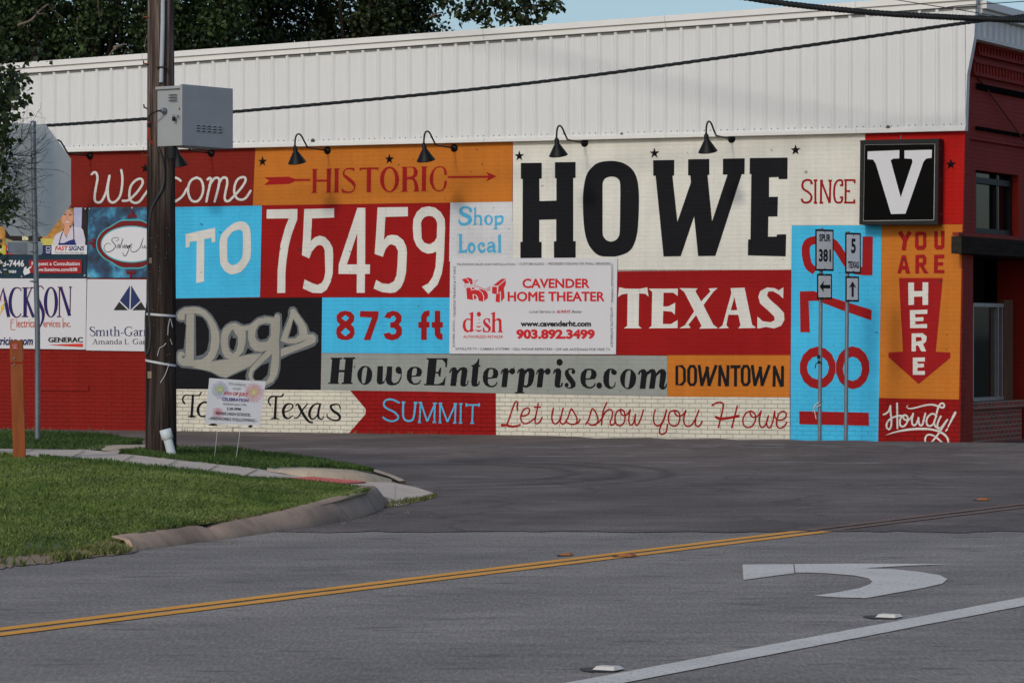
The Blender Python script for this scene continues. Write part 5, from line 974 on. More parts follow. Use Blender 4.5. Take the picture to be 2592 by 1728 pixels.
# front kerb
KB = [(341,1394.6),(365,1391.4),(436,1381.5),(520,1370),(582,1362.5),(727,1341),(820,1327),(897,1311),(945,1297),(979,1281),(990,1268)]
pts = [ground(x, y, .0) for x, y in KB]; pts = [Vector(p) for p in catmull([tuple(p) for p in pts], 10)]
hts = []; m = MB(); vs = []; rnd = random.Random(9); n = len(pts)
for i, p in enumerate(pts):
    d = (pts[min(i+1, n-1)]-pts[max(i-1, 0)]).normalized(); nn = Vector((-d.y, d.x, 0)); t = i/(n-1)
    px = 1296+FPX*p.x/p.y; h = float(np.interp(px, [341,362,533,611,776,880,940], [.085,.108,.12,.115,.142,.176,.19]))*(1 if t < .92 else max(.1, 1-(t-.92)/.08*.9))
    if 535 < px < 600: h *= .74+.26*abs((px-567)/33)
    h *= 1+.05*(rnd.random()-.5)                # the broken stretch
    j = (rnd.random()-.5)*.012
    for a_, z in ((0, -.05), (.0, .012), (.055, .55), (.10, .86), (.13, .97), (.18, 1.), (.25, .94)): vs.append(p+nn*((a_+j*(z > .5))*min(1, .35+i*.08))+Vector((0, 0, z*h if z > .05 else z)))
k7 = 7
m.add(vs, [(k7*i+k, k7*i+k7+k, k7*i+k7+1+k, k7*i+k+1) for i in range(n-1) for k in range(k7-1)], mCRB, smooth=True)
m.add([vs[k] for k in range(k7)], [tuple(range(k7))[::-1]], mCRB); m.add([vs[(n-1)*k7+k] for k in range(k7)], [tuple(range(k7))], mCRB)
tag(m.build("kerb"), kind="structure")
# red tactile mat with raised domes
mTAC = plain("tactile_red", (204,108,98), rough=.6, var=.1, nscale=4)
q = [ground(*p) for p in ((654,1214,.206),(790,1207,.146),(926,1219.5,.082),(822,1227,.128))]
q = [v+Vector((0, 0, .006)) for v in q]; m = MB(); m.add(q+[v-Vector((0, 0, .015)) for v in q], [(0, 3, 2, 1)]+[(i, (i+1) % 4, 4+(i+1) % 4, 4+i) for i in range(4)], mTAC)
if (q[1]-q[0]).cross(q[3]-q[0]).z < 0: m.f[0] = m.f[0][::-1]
for i in range(22):
    for j in range(9):
        u_, v_ = (i+.5)/22, (j+.5)/9; p = q[0].lerp(q[1], u_).lerp(q[3].lerp(q[2], u_), v_); m.lathe([(.012, 0), (.009, .004), (0, .005)], mTAC, T(*p), seg=7)
m.build("tactile_mat"); o = bpy.data.objects["tactile_mat"]; tag(o, "red tactile paving mat with raised domes set in the sidewalk ramp", "tactile paving")

# ------------------------------------------------------------------ grass blades
def grass_mat(name, a1, a2, dry, dryness):
    m, nt, b = base_mat(name, .7); v = objvec(nt)
    c = ramp(nt, noise(nt, v, 1.1, 7, .7), [(.36, lin(a1)), (.64, lin(a2))]); f = ramp(nt, noise(nt, v, 55, 2), [(.56-dryness, 0.), (.76-dryness, 1.)])
    pt = ramp(nt, noise(nt, v, .8, 6, .7), [(.40, .1), (.60, 1.)])
    nt.links.new(mix(nt, math_(nt, 'MULTIPLY', math_(nt, 'MULTIPLY', f, pt), .8), c, lin(dry)), b.inputs["Base Color"]); b.inputs["Specular IOR Level"].default_value = .2
    b.inputs["Transmission Weight"].default_value = 0; return m
mGR = grass_mat("grass_blades", (58,84,34), (102,124,56), (186,180,128), .065); mGRD = grass_mat("grass_dry", (70,84,42), (112,108,66), (172,158,112), .05); mGRS = grass_mat("grass_verge", (52,76,34), (78,100,48), (120,122,78), -.02)
def blades(name, pos, hgt, mat, wd=.007, lean=.6, kind="stuff", patchy=False):
    P_ = np.array(pos); cl = .5+.5*np.sin(P_[:, 0]*2.1+1.3*np.sin(P_[:, 1]*1.7))*np.sin(P_[:, 1]*1.1+1.7*np.sin(P_[:, 0]*.9)); cl = .6*cl+.4*(.5+.5*np.sin(P_[:, 0]*6.3+2*np.sin(P_[:, 1]*3.1))*np.sin(P_[:, 1]*2.9))
    if patchy: k_ = rng.random(len(P_)) < .30+1.25*cl; P_, cl = P_[k_], cl[k_]
    n = len(P_); h = hgt*(.5+rng.random(n)*.9)*(.6+.8*cl); th = rng.random(n)*2*np.pi; ln = lean*h*rng.random(n); ta = rng.random(n)*2*np.pi
    w2 = wd*(.7+.6*rng.random(n)); d = np.stack([np.cos(th), np.sin(th), np.zeros(n)], 1)*w2[:, None]
    l = np.stack([np.cos(ta)*ln, np.sin(ta)*ln, h], 1); mid = P_+l*np.array([.35, .35, .55])
    V = np.stack([P_-d, P_+d, mid+d*.7, mid-d*.7, P_+l], 1).reshape(-1, 3); base = np.arange(n)*5
    F = [f for b0 in base for f in ((b0, b0+1, b0+2, b0+3), (b0+3, b0+2, b0+4))]
    me = bpy.data.meshes.new(name); me.from_pydata(V.tolist(), [], F); me.materials.append(mat); me.update()
    o = bpy.data.objects.new(name, me); col.objects.link(o); tag(o, kind=kind); return o
def scatter(near, far, px0, px1, n, jy=0.):
    out = []
    while len(out) < n:
        x = px0+(px1-px0)*rng.random(); yn, zn = interp(near, x); yf, zf = interp(far, x)
        a_, c_ = ground(x, yn, zn), ground(x, yf, zf)
        p = a_.lerp(c_, rng.random()); p.z -= .006; out.append(tuple(p))
    return out
LN2 = [(x, y-(1 if x < 700 else 5), z) for x, y, z in LAWNN]; WN2 = [(x, y+5, z-.004) for x, y, z in WALKN]
blades("grass", scatter(LN2, WN2, -450, 934, 165000), .040, mGR, wd=.0058, lean=1.3, patchy=True)
blades("grass", scatter(LN2, WN2, -450, 934, 12000), .03, mGRD, wd=.005, lean=2.2)
edge = [(x, y+(0 if x < 700 else -4), z) for x, y, z in LAWNN]; blades("grass", [p for p in scatter(edge, [(x, y-16, z) for x, y, z in LAWNN], -450, 940, 12000) if math.sin(p[0]*5.1)+math.sin(p[0]*2.3+1)+rng.normal()*.8 > .5], .04, mGRD, wd=.0055, lean=2.0)
blades("grass", scatter([(x, y+1.5, z) for x, y, z in WALKN], [(x, y+.2, z) for x, y, z in WALKN], 100, 930, 1500)+scatter([(x, y+7, z) for x, y, z in WALKN], [(x, y+1, z) for x, y, z in WALKN], 100, 930, 5000), .045, mGRS, wd=.007)
blades("grass", scatter([(-460,1114,.388),(-120,1133,.375),(0,1134,.365),(196,1137.5,.34),(255,1137,.34),(300,1129,.34),(360,1123,.345)], [(-460,1078,.43),(-120,1089,.42),(0,1091,.42),(149,1096,.40),(267,1104,.37),(360,1121,.345)], -450, 358, 26000)
       + scatter([(306,1147,.33),(443,1162,.3),(660,1186,.2),(683,1187,.2),(727,1181.5,.19),(824,1183,.15),(921,1192,.1),(943,1195,.08)], [(300,1146,.34),(366,1141,.33),(440,1137,.31),(477,1137,.30),(589,1134,.27),(630,1141,.25),(727,1151,.2),(824,1168,.15),(940,1191,.09),(943,1193,.08)], 306, 943, 17000), .045, mGRS, wd=.007, lean=1.0)
blades("grass", scatter([(960,1286,.004),(1010,1279,.004),(1062,1269,.004),(1108,1258,.004)], [(960,1276,.006),(1010,1269,.006),(1062,1262,.006),(1108,1252,.006)], 962, 1106, 800), .035, mGRD, wd=.006, lean=1.4)
tf = [p for p in scatter(DVN, [(x, y, z) for x, y, z in LAWNN], -450, 342, 14000) if math.sin(p[0]*7.3+p[1]*3)*math.sin(p[0]*3.1-p[1]*4.7)+rng.normal()*.25 > .42]
blades("grass", tf, .045, mGRD, wd=.006, lean=1.4); blades("grass", tf[::3], .05, mGR, wd=.006, lean=1.2)
# weeds along the wall foot
pos = []
for u_ in np.linspace(0, 8.6, 1000):
    if rng.random() < .35+.45*math.sin(u_*3.1)*math.sin(u_*1.3+.5): p = WALL.M @ Vector((u_+rng.normal()*.05, -.03-abs(rng.normal())*.06, 0)); pos += [tuple(p)]
blades("weeds", pos[::4], .05, mGRD, wd=.006, lean=1.2)
# loose grit by the kerb
m = MB(); mGRT = plain("grit", (126,120,112), rough=.9, var=.3, nscale=30)
for _ in range(150):
    x = 560+rng.random()*620; y, = interp([(560,1368),(727,1345),(897,1316),(979,1292),(1180,1270)], x); p = ground(x, y+abs(rng.normal())*12+1, 0); r = .003+.006*rng.random()**2
    m.lathe([(r, 0), (r*.8, r*.7), (0, r)], mGRT, T(*p), seg=5, smooth=False)
tag(m.build("gravel"), kind="stuff")

m = MB(); mLIT = plain("dead_leaf", (128,92,56), rough=.8, var=.35, nscale=9); r9 = np.random.default_rng(17)
for _ in range(70):
    x = r9.uniform(-100, 1000); t = r9.random(); yn, zn = interp(LAWNN if x < 930 else WALKN, min(x, 930)); yf, zf = interp(WALKN, min(x, 930)); p = ground(x, yn, zn).lerp(ground(x, yf, zf), t); a_ = r9.uniform(0, 6.28); r = r9.uniform(.012, .028)
    q = [p+Vector((r*k_*math.cos(a_+o_), r*k_*math.sin(a_+o_), .022+r*.5*h_)) for k_, o_, h_ in ((1, 0, .3), (.5, 1.3, 0), (1, 3.14, .5), (.5, -1.3, 0))]; m.add(q, [(0, 1, 2, 3)], mLIT)
tag(m.build("fallen_leaves"), kind="stuff")

mJNT = plain("joint_dark", (104,95,86), rough=.95)
for px in (40, 168, 292, 402, 506, 604):
    yn, zn = interp(WALKN, px); yf, zf = interp(WALKF, px+46); a_, c_ = ground(px, yn+2, zn+.008), ground(px+46, yf+1, zf+.008); d_ = (c_-a_).normalized(); q_ = Vector((d_.y, -d_.x, 0))*.006; m = MB(); m.add([a_-q_, a_+q_, c_+q_, c_-q_], [(0, 1, 2, 3)], mJNT); tag(m.build("sidewalk_joint"), kind="structure")
# ------------------------------------------------------------------ wooden utility pole with its fittings
def wood_mat():
    m, nt, b = base_mat("pole_wood", .85); t = N(nt, "ShaderNodeTexCoord"); mp = N(nt, "ShaderNodeMapping"); mp.inputs["Scale"].default_value = (14, 14, .55); nt.links.new(t.outputs["Object"], mp.inputs[0])
    g = noise(nt, mp.outputs[0], 1.6, 8, .65); c = ramp(nt, g, [(.32, lin((40,33,30))), (.5, lin((84,72,66))), (.68, lin((138,124,116)))])
    mp2 = N(nt, "ShaderNodeMapping"); mp2.inputs["Scale"].default_value = (30, 30, .35); nt.links.new(t.outputs["Object"], mp2.inputs[0])
    ck = ramp(nt, noise(nt, mp2.outputs[0], 1.2, 3, .5), [(.34, 1.), (.40, 0.)]); c = mix(nt, math_(nt, 'MULTIPLY', ck, .85), c, (.012, .01, .009))
    s = N(nt, "ShaderNodeSeparateXYZ"); nt.links.new(t.outputs["Object"], s.inputs[0])
    creo = ramp(nt, math_(nt, 'ADD', math_(nt, 'MULTIPLY', s.outputs[2], .2), math_(nt, 'MULTIPLY', noise(nt, t.outputs["Object"], 1.4, 4), .25)), [(.62, 1.), (.86, 0.)])   # creosote soaked lower length
    c = mix(nt, math_(nt, 'MULTIPLY', creo, .72), c, lin((34,29,27))); nt.links.new(c, b.inputs["Base Color"])
    bp = N(nt, "ShaderNodeBump"); bp.inputs["Strength"].default_value = .8; bp.inputs["Distance"].default_value = .012; nt.links.new(math_(nt, 'ADD', g, math_(nt, 'MULTIPLY', ck, -.8)), bp.inputs["Height"]); nt.links.new(bp.outputs[0], b.inputs["Normal"]); b.inputs["Specular IOR Level"].default_value = .04
    return m
mPOL = wood_mat(); mCDT = plain("conduit_grey", (168,174,178), rough=.45, var=.05); mRST = plain("rust_steel", (110,66,44), rough=.8, var=.3, nscale=30); mCBL = plain("cable_black", (34,37,40), rough=.6, var=.1)
mTAP = plain("tape_white", (190,192,196), rough=.5, var=.1); mGAL = plain("galvanised", (120,128,136), rough=.42, metal=.5, var=.12, nscale=12)
DP = 36.1; B0 = ground(407, 1150, .3); B0 = at_depth(407, 1150, DP); sP = DP/FPX
PO = thing("utility_pole", "dark weathered wooden utility pole with a grey conduit and rusty step bolts", "utility pole", T(*B0))
rb_, rt_ = 79*sP/2, 66*sP/2; HP = 9.5
rad = lambda z: rb_+(rt_-rb_)*z/4.9
m = MB(); rnd = random.Random(2); seg = 40; vs = []; zs = [-.4+.22*i for i in range(46)]
ang = [rnd.random() for _ in range(seg)]
for z in zs:
    for k in range(seg): t = 2*math.pi*k/seg; r = rad(max(z, 0))*(1+.018*math.sin(3*t+z*.7)+.012*(ang[k]-.5)); vs.append((r*math.cos(t), r*math.sin(t), z))
m.add(vs, [(i*seg+k, i*seg+(k+1) % seg, (i+1)*seg+(k+1) % seg, (i+1)*seg+k) for i in range(len(zs)-1) for k in range(seg)], mPOL, smooth=True); m.add(vs[-seg:], [tuple(range(seg))], mPOL); m.build("post", PO)
def PP(px, py, front=0.):       # point on (or in front of) the pole's facing side, in the pole's own frame
    return at_depth(px, py, DP-front)-B0
def onpole(px, py, lift=.01):
    p = PP(px, py); z = p.z; r = rad(z); x = max(-r*.98, min(r*.98, p.x)); return Vector((x, -math.sqrt(r*r-x*x)-lift, z))
m = MB(); m.tube([onpole(417, 30-150, .024), onpole(416, 60, .024), onpole(412, 212, .024)], .0235, mCDT, seg=16); m.build("conduit", PO)
m = MB()
for y in (174, -60): p = onpole(413, y, .022); m.box(p, (.1, .06, .018), plain("strap_dark", (44,36,34), rough=.7))
m.build("strap", PO)
for x0, x1, y in ((366, 392, 45), (366, 392, 163), (364, 396, 395), (367, 372, 273)):
    m = MB(); a_ = onpole(x1, y+3, -.03); z = a_.z; e = Vector((PP(x0, y).x, -rad(z)*.5, z+.015)); m.tube([a_, e], .008, mRST, seg=8); m.tube([e+Vector((0, 0, -.012)), e+Vector((-.004, -.01, .03))], .0075, mRST, seg=8); m.build("step_bolt", PO)
m = MB(); pth = catmull([tuple(onpole(x, y, .014)) for x, y in ((404,372),(416,410),(419,450),(414,480),(400,505),(386,535),(379,580),(377,640),(377,720),(380,790),(384,840),(381,880),(374,895),(366,888),(366,850),(370,800),(376,760),(378,700))], 6); m.tube(pth, .012, plain("hose_grey", (60,64,68), rough=.5), seg=10); m.build("cable", PO)
m = MB()
for y0, y1, tilt in ((797, 803, .012), (918, 930, .03)):
    z = PP(407, y0).z; r = rad(z)+.004; vs = []
    for k in range(49):
        t = -math.pi*1.02+math.pi*2*k/48; q = z-tilt*math.cos(t)
        for h in (-.012, .012): vs.append((r*math.cos(t), r*math.sin(t), q+h))
    m.add(vs, [(2*i, 2*i+2, 2*i+3, 2*i+1) for i in range(48)], mTAP)
for pth in ([(433,806),(429,826),(428,848)], [(434,806),(437,818),(439,828)], [(434,858),(438,872)], [(408,880),(404,893),(403,900)], [(408,880),(418,875),(424,868)], [(430,925),(421,950),(410,968)]): m.tube([onpole(x, y, .006) for x, y in pth], .0038, mTAP, seg=6)
m.build("tape", PO)
m = MB()
for x, y, w_, h_ in ((383, 948, .05, .075), (384, 660, .03, .06)): m.box(onpole(x, y, .006), (w_, .014, h_), plain("tag_plate", (128,116,98), rough=.6, metal=.3, var=.2))
rnd = random.Random(4)
for _ in range(26): p = onpole(372+rnd.random()*66, 560+rnd.random()*420, .002); m.lathe([(.005, 0), (.004, .004), (0, .005)], mGAL, T(*p) @ Matrix.Rotation(R(90), 4, 'X'), seg=7)
m.build("tag_plate", PO)
# --- metal cabinet
mCAB = plain("cabinet_grey", (158,162,164), rough=.5, var=.05, nscale=3); mDRK = plain("slot_dark", (28,28,30), rough=.8)
k = at_depth(461, 368, 35.50); dr = Vector((.58, .81, 0)).normalized(); dl = Vector((-.81, .58, 0)).normalized()
CB = thing("control_cabinet", "grey metal control cabinet with louvres and a padlock on the wooden pole", "cabinet", Matrix(((dr.x, dl.x, 0, k.x), (dr.y, dl.y, 0, k.y), (0, 0, 1, k.z), (0, 0, 0, 1))))
s5 = 35.52/FPX; Hc = (368-213)*s5; Wr = (585-461)*s5/dr.x*.93; Wl = (461-390)*s5/.81
m = MB(); m.box((Wr/2+.01, Wl/2+.015, (Hc-.025)/2), (Wr-.02, Wl-.03, Hc-.025), mCAB, bev=.004); m.box((Wr/2, Wl/2+.017, Hc-.03), (Wr+.008, Wl-.02, .03), mCAB, bev=.003); m.build("body", CB)
m = MB(); m.box((Wr/2, .015, Hc/2), (Wr, .03, Hc), mCAB, bev=.004)
for r_ in range(3):
    for c_ in range(5):
        x = Wr*(.27+.108*c_)+.03; z = Hc*(.265+.044*r_); m.box((x, -.004, z), (.05, .012, .008), mCAB, bev=.002); m.box((x, -.0015, z-.009), (.05, .004, .006), mDRK)
m.build("door", CB)
m = MB()
for r_ in range(3): m.box((-.002, Wl*.36, Hc*(.74+.045*r_)), (.006, Wl*.30, .008), mDRK)
m.build("louvre", CB)
m = MB(); m.tube([(.02, Wl*.42-.13+.06, Hc*.475), (-.03, Wl*.10, Hc*.475), (-.03, .02, Hc*.49)], .006, mGAL, seg=8); m.box((-.02, Wl*.27, Hc*.435), (.02, .035, .045), mDRK, bev=.004); m.tube([(-.02, Wl*.27-.012, Hc*.46), (-.02, Wl*.27-.012, Hc*.50), (-.02, Wl*.27+.012, Hc*.50), (-.02, Wl*.27+.012, Hc*.46)], .004, mGAL, seg=6); m.build("padlock", CB)
m = MB(); m.lathe([(.011, 0), (.011, .01), (0, .013)], plain("lamp_lens_red", (120,24,26), rough=.2), T(.018, Wl*.12, Hc*.60) @ Matrix.Rotation(R(-90), 4, 'Y'), seg=12); m.build("indicator", CB)
m = MB(); pl = Vector((.02, Wl*.70, Hc*.575)); m.lathe([(.035, 0), (.035, .02), (.024, .03), (.02, .06), (0, .062)], mGAL, T(*pl) @ Matrix.Rotation(R(-90), 4, 'Y'), seg=16)
pth = catmull([(-.03, Wl*.70, Hc*.58), (-.09, Wl*.78, Hc*.56), (-.11, Wl*.98, Hc*.50), (-.10, Wl*1.03, Hc*.38)], 8); m.tube(pth, .009, mCBL, seg=8); m.tube([(-.10, Wl*1.03, Hc*.40), (-.098, Wl*1.03, Hc*.20)], .015, plain("cord_orange", (150,56,34), rough=.5), seg=10); m.tube(catmull([(-.098, Wl*1.03, Hc*.20), (-.09, Wl*1.02, Hc*.10), (-.05, Wl*.95, Hc*.02)], 6), .012, MATS["cord_orange"], seg=8); m.box((-.10, Wl*1.03, Hc*.34), (.034, .034, .05), mCBL, bev=.006); m.build("power_cord", CB)
m = MB(); m.lathe([(.055, -.13), (.055, .0)], mCBL, T(.06, Wl*.55, 0), seg=20); m.lathe([(0, -.13), (.055, -.13)], mCBL, T(.06, Wl*.55, 0), seg=20); m.build("cable_gland", CB)

# ------------------------------------------------------------------ plastic pipe, marker post
mPVC = plain("pvc_white", (196,204,206), rough=.4, var=.05)
pb, pt = at_depth(437, 1158, 35.7), at_depth(418, 1086, 35.7); ax = (pt-pb); L_ = ax.length; Mq = T(*pb) @ ax.to_track_quat('Z', 'Y').to_matrix().to_4x4()
o = thing("pvc_pipe", "white plastic pipe stub leaning beside the wooden pole", "pipe", Mq)
m = MB(); m.lathe([(.048, -.05), (.048, L_*.66)], mPVC, seg=28); m.build("pipe", o)
m = MB(); m.lathe([(.049, L_*.64), (.062, L_*.68), (.062, L_), (.055, L_), (.055, L_*.7)], mPVC, seg=28); m.lathe([(.055, L_*.8), (0, L_*.8)], mDRK, seg=28); m.build("socket", o)
mOP = plain("post_rust_orange", (138,74,36), rough=.65, var=.22, nscale=5, stretch=(3, 3, .5)); mPL1 = plain("label_red", (168,38,42), rough=.5); mPL2 = plain("label_white", (196,194,184), rough=.5)
k = at_depth(60, 1163, 33.7); s3 = 33.7/FPX; dr = Vector((.86, .51, 0)); wpo = .125; Hm = 303*s3
o = thing("marker_post", "square rust orange marker post with a red label at the lawn edge", "marker post", Matrix(((dr.x, -dr.y, 0, k.x), (dr.y, dr.x, 0, k.y), (0, 0, 1, k.z), (0, 0, 0, 1))) @ T(-.02, .06, 0) @ Matrix.Rotation(R(-24), 4, 'Z') @ Matrix.Rotation(R(-1.6), 4, 'Y'))
m = MB(); m.box((0, 0, Hm*.40-.1), (wpo, wpo, Hm*.80+.2), mOP, bev=.006); m.build("post", o)
m = MB(); m.box((0, 0, Hm*.905), (wpo+.004, wpo+.004, Hm*.185), mOP, bev=.006)
for z in (.845, .795):
    for x in (-.02,): m.lathe([(.011, 0), (.009, .006), (0, .007)], mGAL, T(x, -wpo/2-.002, Hm*z) @ Matrix.Rotation(R(90), 4, 'X'), seg=10)
m.build("cap", o)
m = MB(); m.box((-.012, -wpo/2-.004, Hm*.945), (.062, .004, .062), mPL1); f = font_mesh
for i, s_ in enumerate(("CATHODIC", "PROTECTION", "TEST", "STATION")):
    V, F, (x0, x1), cp = f(s_, .02, 0.); sc2 = min(.052/(x1-x0), .0085/cp); m.add([(-.012+(x-(x0+x1)/2)*sc2, -wpo/2-.0075, Hm*.945+.018-i*.0135+y*sc2) for x, y in V], F, mPL2)
m.build("label", o)
m = MB(); m.box((wpo/2+.004, -.005, Hm*.90), (.004, .06, .155), mPL2)
for i in range(16): m.box((wpo/2+.0075, -.005, Hm*.90+.068-i*.009), (.002, .046-.012*(i % 3 == 1), .0045), mDRK)
m.build("sticker", o)

# ------------------------------------------------------------------ octagonal sign seen from behind
mALB = plain("sign_back_alu", (230,230,222), rough=.35, metal=.2, var=.10, nscale=1.6, spec=.5)
dS = 38.3; sS = dS/FPX; base = at_depth(95, 1107, dS); tS = Vector((.66, .75, 0)).normalized(); nS = Vector((tS.y, -tS.x, 0))
top = at_depth(84, 318, dS)
o = thing("stop_sign", "back of a bare metal octagonal sign on a round post at the left edge", "road sign", Matrix(((tS.x, -nS.x, 0, base.x), (tS.y, -nS.y, 0, base.y), (0, 0, 1, base.z), (0, 0, 0, 1))))
iM = o.matrix_world.inverted(); tl = iM @ top
m = MB(); m.tube([(0, 0, -.3), (0, 0, 1.2), (tl.x*.8, tl.y*.8, tl.z*.8), (tl.x, tl.y, tl.z)], .030, mGAL, seg=18); m.lathe([(.033, 0), (.033, .05), (0, .055)], mGAL, T(*tl), seg=18); m.build("post", o)
cS = iM @ at_depth(84, 455, dS); r8 = 285*sS/2/math.cos(math.pi/8); m = MB(); pl = [Vector((cS.x+r8*math.cos(math.pi/8+k*math.pi/4), cS.y+.085, cS.z+r8*math.sin(math.pi/8+k*math.pi/4))) for k in range(8)]
m.add(pl+[p+Vector((0, .004, 0)) for p in pl], [tuple(range(8)), tuple(range(15, 7, -1))]+[(i, (i+1) % 8, 8+(i+1) % 8, 8+i) for i in range(8)], mALB)
for q in range(len(m.f)-10, len(m.f)): pass
m.add([(cS.x-.33, cS.y+.083, cS.z-.30), (cS.x-.25, cS.y+.083, cS.z-.31), (cS.x-.25, cS.y+.083, cS.z-.22), (cS.x-.33, cS.y+.083, cS.z-.21)], [(0, 1, 2, 3)], plain("sticker_pale", (176,180,182)))
m.build("sign_plate", o)
cp_ = iM @ at_depth(80, 627, dS); m = MB(); w2, h2 = 68*sS/.66/2, 34*sS/2; rr = .035; pl = []
for (cx, cz, a0) in ((w2-rr, h2-rr, 0), (-w2+rr, h2-rr, 90), (-w2+rr, -h2+rr, 180), (w2-rr, -h2+rr, 270)):
    for k in range(6): t = R(a0+k*18); pl.append(Vector((cp_.x+cx+rr*math.cos(t), cp_.y+.08, cp_.z+cz+rr*math.sin(t))))
n = len(pl); m.add(pl+[p+Vector((0, .004, 0)) for p in pl], [tuple(range(n)), tuple(range(2*n-1, n-1, -1))]+[(i, (i+1) % n, n+(i+1) % n, n+i) for i in range(n)], mALB)
for x0 in (-.29, -.14): m.add([(cp_.x+x0, cp_.y+.077, cp_.z-.07), (cp_.x+x0+.14, cp_.y+.077, cp_.z-.07), (cp_.x+x0+.14, cp_.y+.077, cp_.z+.06), (cp_.x+x0, cp_.y+.077, cp_.z+.06)], [(0, 1, 2, 3)], MATS["sticker_pale"])
m.build("small_plate", o)
for z in ((iM @ at_depth(84, 335, dS)).z, (iM @ at_depth(85, 544, dS)).z, (iM @ at_depth(86, 613, dS)).z, (iM @ at_depth(86, 637, dS)).z, (iM @ at_depth(88, 712, dS)).z):
    m = MB(); x = tl.x*z/tl.z; y = tl.y*z/tl.z; m.lathe([(.032, -.011), (.035, -.011), (.035, .011), (.032, .011)], mGAL, T(x, y, z), seg=18); m.box((x, y+.05, z), (.03, .06, .016), mGAL); m.build("bracket", o)

# ------------------------------------------------------------------ route signs on two posts before the blue strip
mSGN = plain("sign_white", (205,208,212), rough=.4, var=.05, nscale=2); mSBK = plain("sign_black", (26,26,30), rough=.45)
def route(pxb, pxt, dd, label, plates, arrow, words, extras):
    s_ = dd/FPX; b0 = at_depth(pxb, 1128, dd); t0 = at_depth(pxt, plates[0][1]-4, dd); tt = Vector((.74, .67, 0)).normalized(); n_ = Vector((tt.y, -tt.x, 0))
    o = thing("route_sign", label, "road sign", Matrix(((tt.x, -n_.x, 0, b0.x), (tt.y, -n_.y, 0, b0.y), (0, 0, 1, b0.z), (0, 0, 0, 1))), "route signs before the blue strip"); im = o.matrix_world.inverted()
    tp = im @ t0; m = MB(); m.tube([(0, 0, -.6), tuple(tp)], .0285, mGAL, seg=18); m.build("post", o)
    for i, (x0, y0, x1, y1) in enumerate(plates):
        a_, c_ = at_depth(x0, y0, dd), at_depth(x1, y1, dd); ctr = im @ ((a_+c_)/2); W = (x1-x0)*s_/tt.x; H = abs(a_.z-c_.z); yo = ctr.y-.045
        z0 = (im @ a_).z; yv = yo
        m = MB(); m.box((ctr.x, yo, ctr.z), (W, .006, H), mSBK, bev=.0025); pb_ = m.build("sign_plate", o)
        m = MB(); e = .028; m.box((ctr.x, yo-.0045, ctr.z), (W-2*e, .004, H-2*e), mSGN, bev=.0018)
        if i == 0:
            for (s2, zc, hh, ww) in words:
                V, F, (xa, xb), cp2 = font_mesh(s2, .032, 0.); m.add([(ctr.x+((x-xa)/(xb-xa)-.5)*ww*W, yo-.0095, ctr.z+(zc*H)+(y/cp2-.1)*hh*H*.9) for x, y in V], F, mSBK)
        else:
            pts = [(-.34, 0), (-.05, .26), (-.11, .075), (.34, .075), (.34, -.075), (-.11, -.075), (-.05, -.26)]
            if arrow == 'up': pts = [(-y, -x) for x, y in pts]
            q = [Vector((ctr.x+x*W*1.05, yo-.0095, ctr.z+y*H*.9)) for x, y in pts]; m.poly([q], mSBK)
        for zz in (.44, -.44): m.lathe([(.012, 0), (.009, .005), (0, .006)], mGAL, T(ctr.x, yo-.007, ctr.z+zz*H) @ Matrix.Rotation(R(90), 4, 'X'), seg=10)
        m.build("face", pb_)
    m = MB(); extras(m, im, dd); 
    if m.v: m.build("tape", o)
def ex1(m, im, dd):
    for y0, y1, mm in ((898, 908, mSBK), (915, 920, mSBK)): p, q = im @ at_depth(2073.5, y0, dd), im @ at_depth(2073.5, y1, dd); m.tube([p, q], .031, mm, seg=16)
    for pth, mm in (([(2066,918),(2064,928),(2062,932)], mSBK), ([(2070,912),(2080,918),(2078,922)], mSBK), ([(2073,1018),(2062,1026),(2058,1042)], mTAP), ([(2068,1020),(2060,1034),(2064,1050),(2066,1060)], mTAP), ([(2078,1024),(2068,1030),(2063,1026)], mTAP)): m.tube([im @ at_depth(x, y, dd-.04) for x, y in pth], .008, mm, seg=6)
route(2073.6, 2079, 49.0, "route sign reading SPUR 381 over a left arrow plate", [(2056, 581, 2106.3, 685.8), (2060.6, 693.2, 2101.8, 757.5)], 'left', (("SPUR", .235, .18, .62), ("381", -.235, .31, .66)), ex1)
route(2139.6, 2146, 48.9, "route sign reading 5 TEXAS over an upward arrow plate", [(2131.6, 589.3, 2175, 692.4), (2132.4, 699.3, 2170, 763.8)], 'up', (("5", .05, .37, .30), ("TEXAS", -.345, .17, .70)), lambda *a_: None)

# ------------------------------------------------------------------ yard sign on wire stakes
mCOR = plain("yard_white", (208,210,216), rough=.3, var=.02); dY = 36.4
YP = Plane(at_depth(595, 1000, dY), (.96, .28)); YP.n = Vector((-YP.t.y, YP.t.x, 0)); YP.M = Matrix(((YP.t.x, YP.n.x, 0, YP.o.x), (YP.t.y, YP.n.y, 0, YP.o.y), (0, 0, 1, 0), (0, 0, 0, 1)))
YP.o = Vector((YP.o.x, YP.o.y, 0)); YP.M.translation = YP.o
cs = [YP.L(*p) for p in ((530, 956.5), (672.5, 965.5), (658, 1076.5), (519, 1070))]; c = sum(cs, Vector())/4
o = thing("yard_sign", "white yard sign with fireworks for a July celebration, tilted on wire stakes", "sign", YP.M @ T(c.x, 0, 0)); og = Vector((c.x, 0, 0))
m = MB(); m.poly([cs], mCOR, back=Vector((0, .008, 0))); m.build("panel", o, origin=og)
m = MB(); mWIR = plain("stake_wire", (196,198,200), rough=.35, metal=.5)
for (x0, y0), (x1, y1) in (((553, 1062), (543, 1156)), ((611, 1064), (597, 1166))): a_, b_ = YP.L(x0, y0, -.012), YP.L(x1, y1, -.012); m.tube([a_, a_+(b_-a_)*1.05], .0032, mWIR, seg=6)
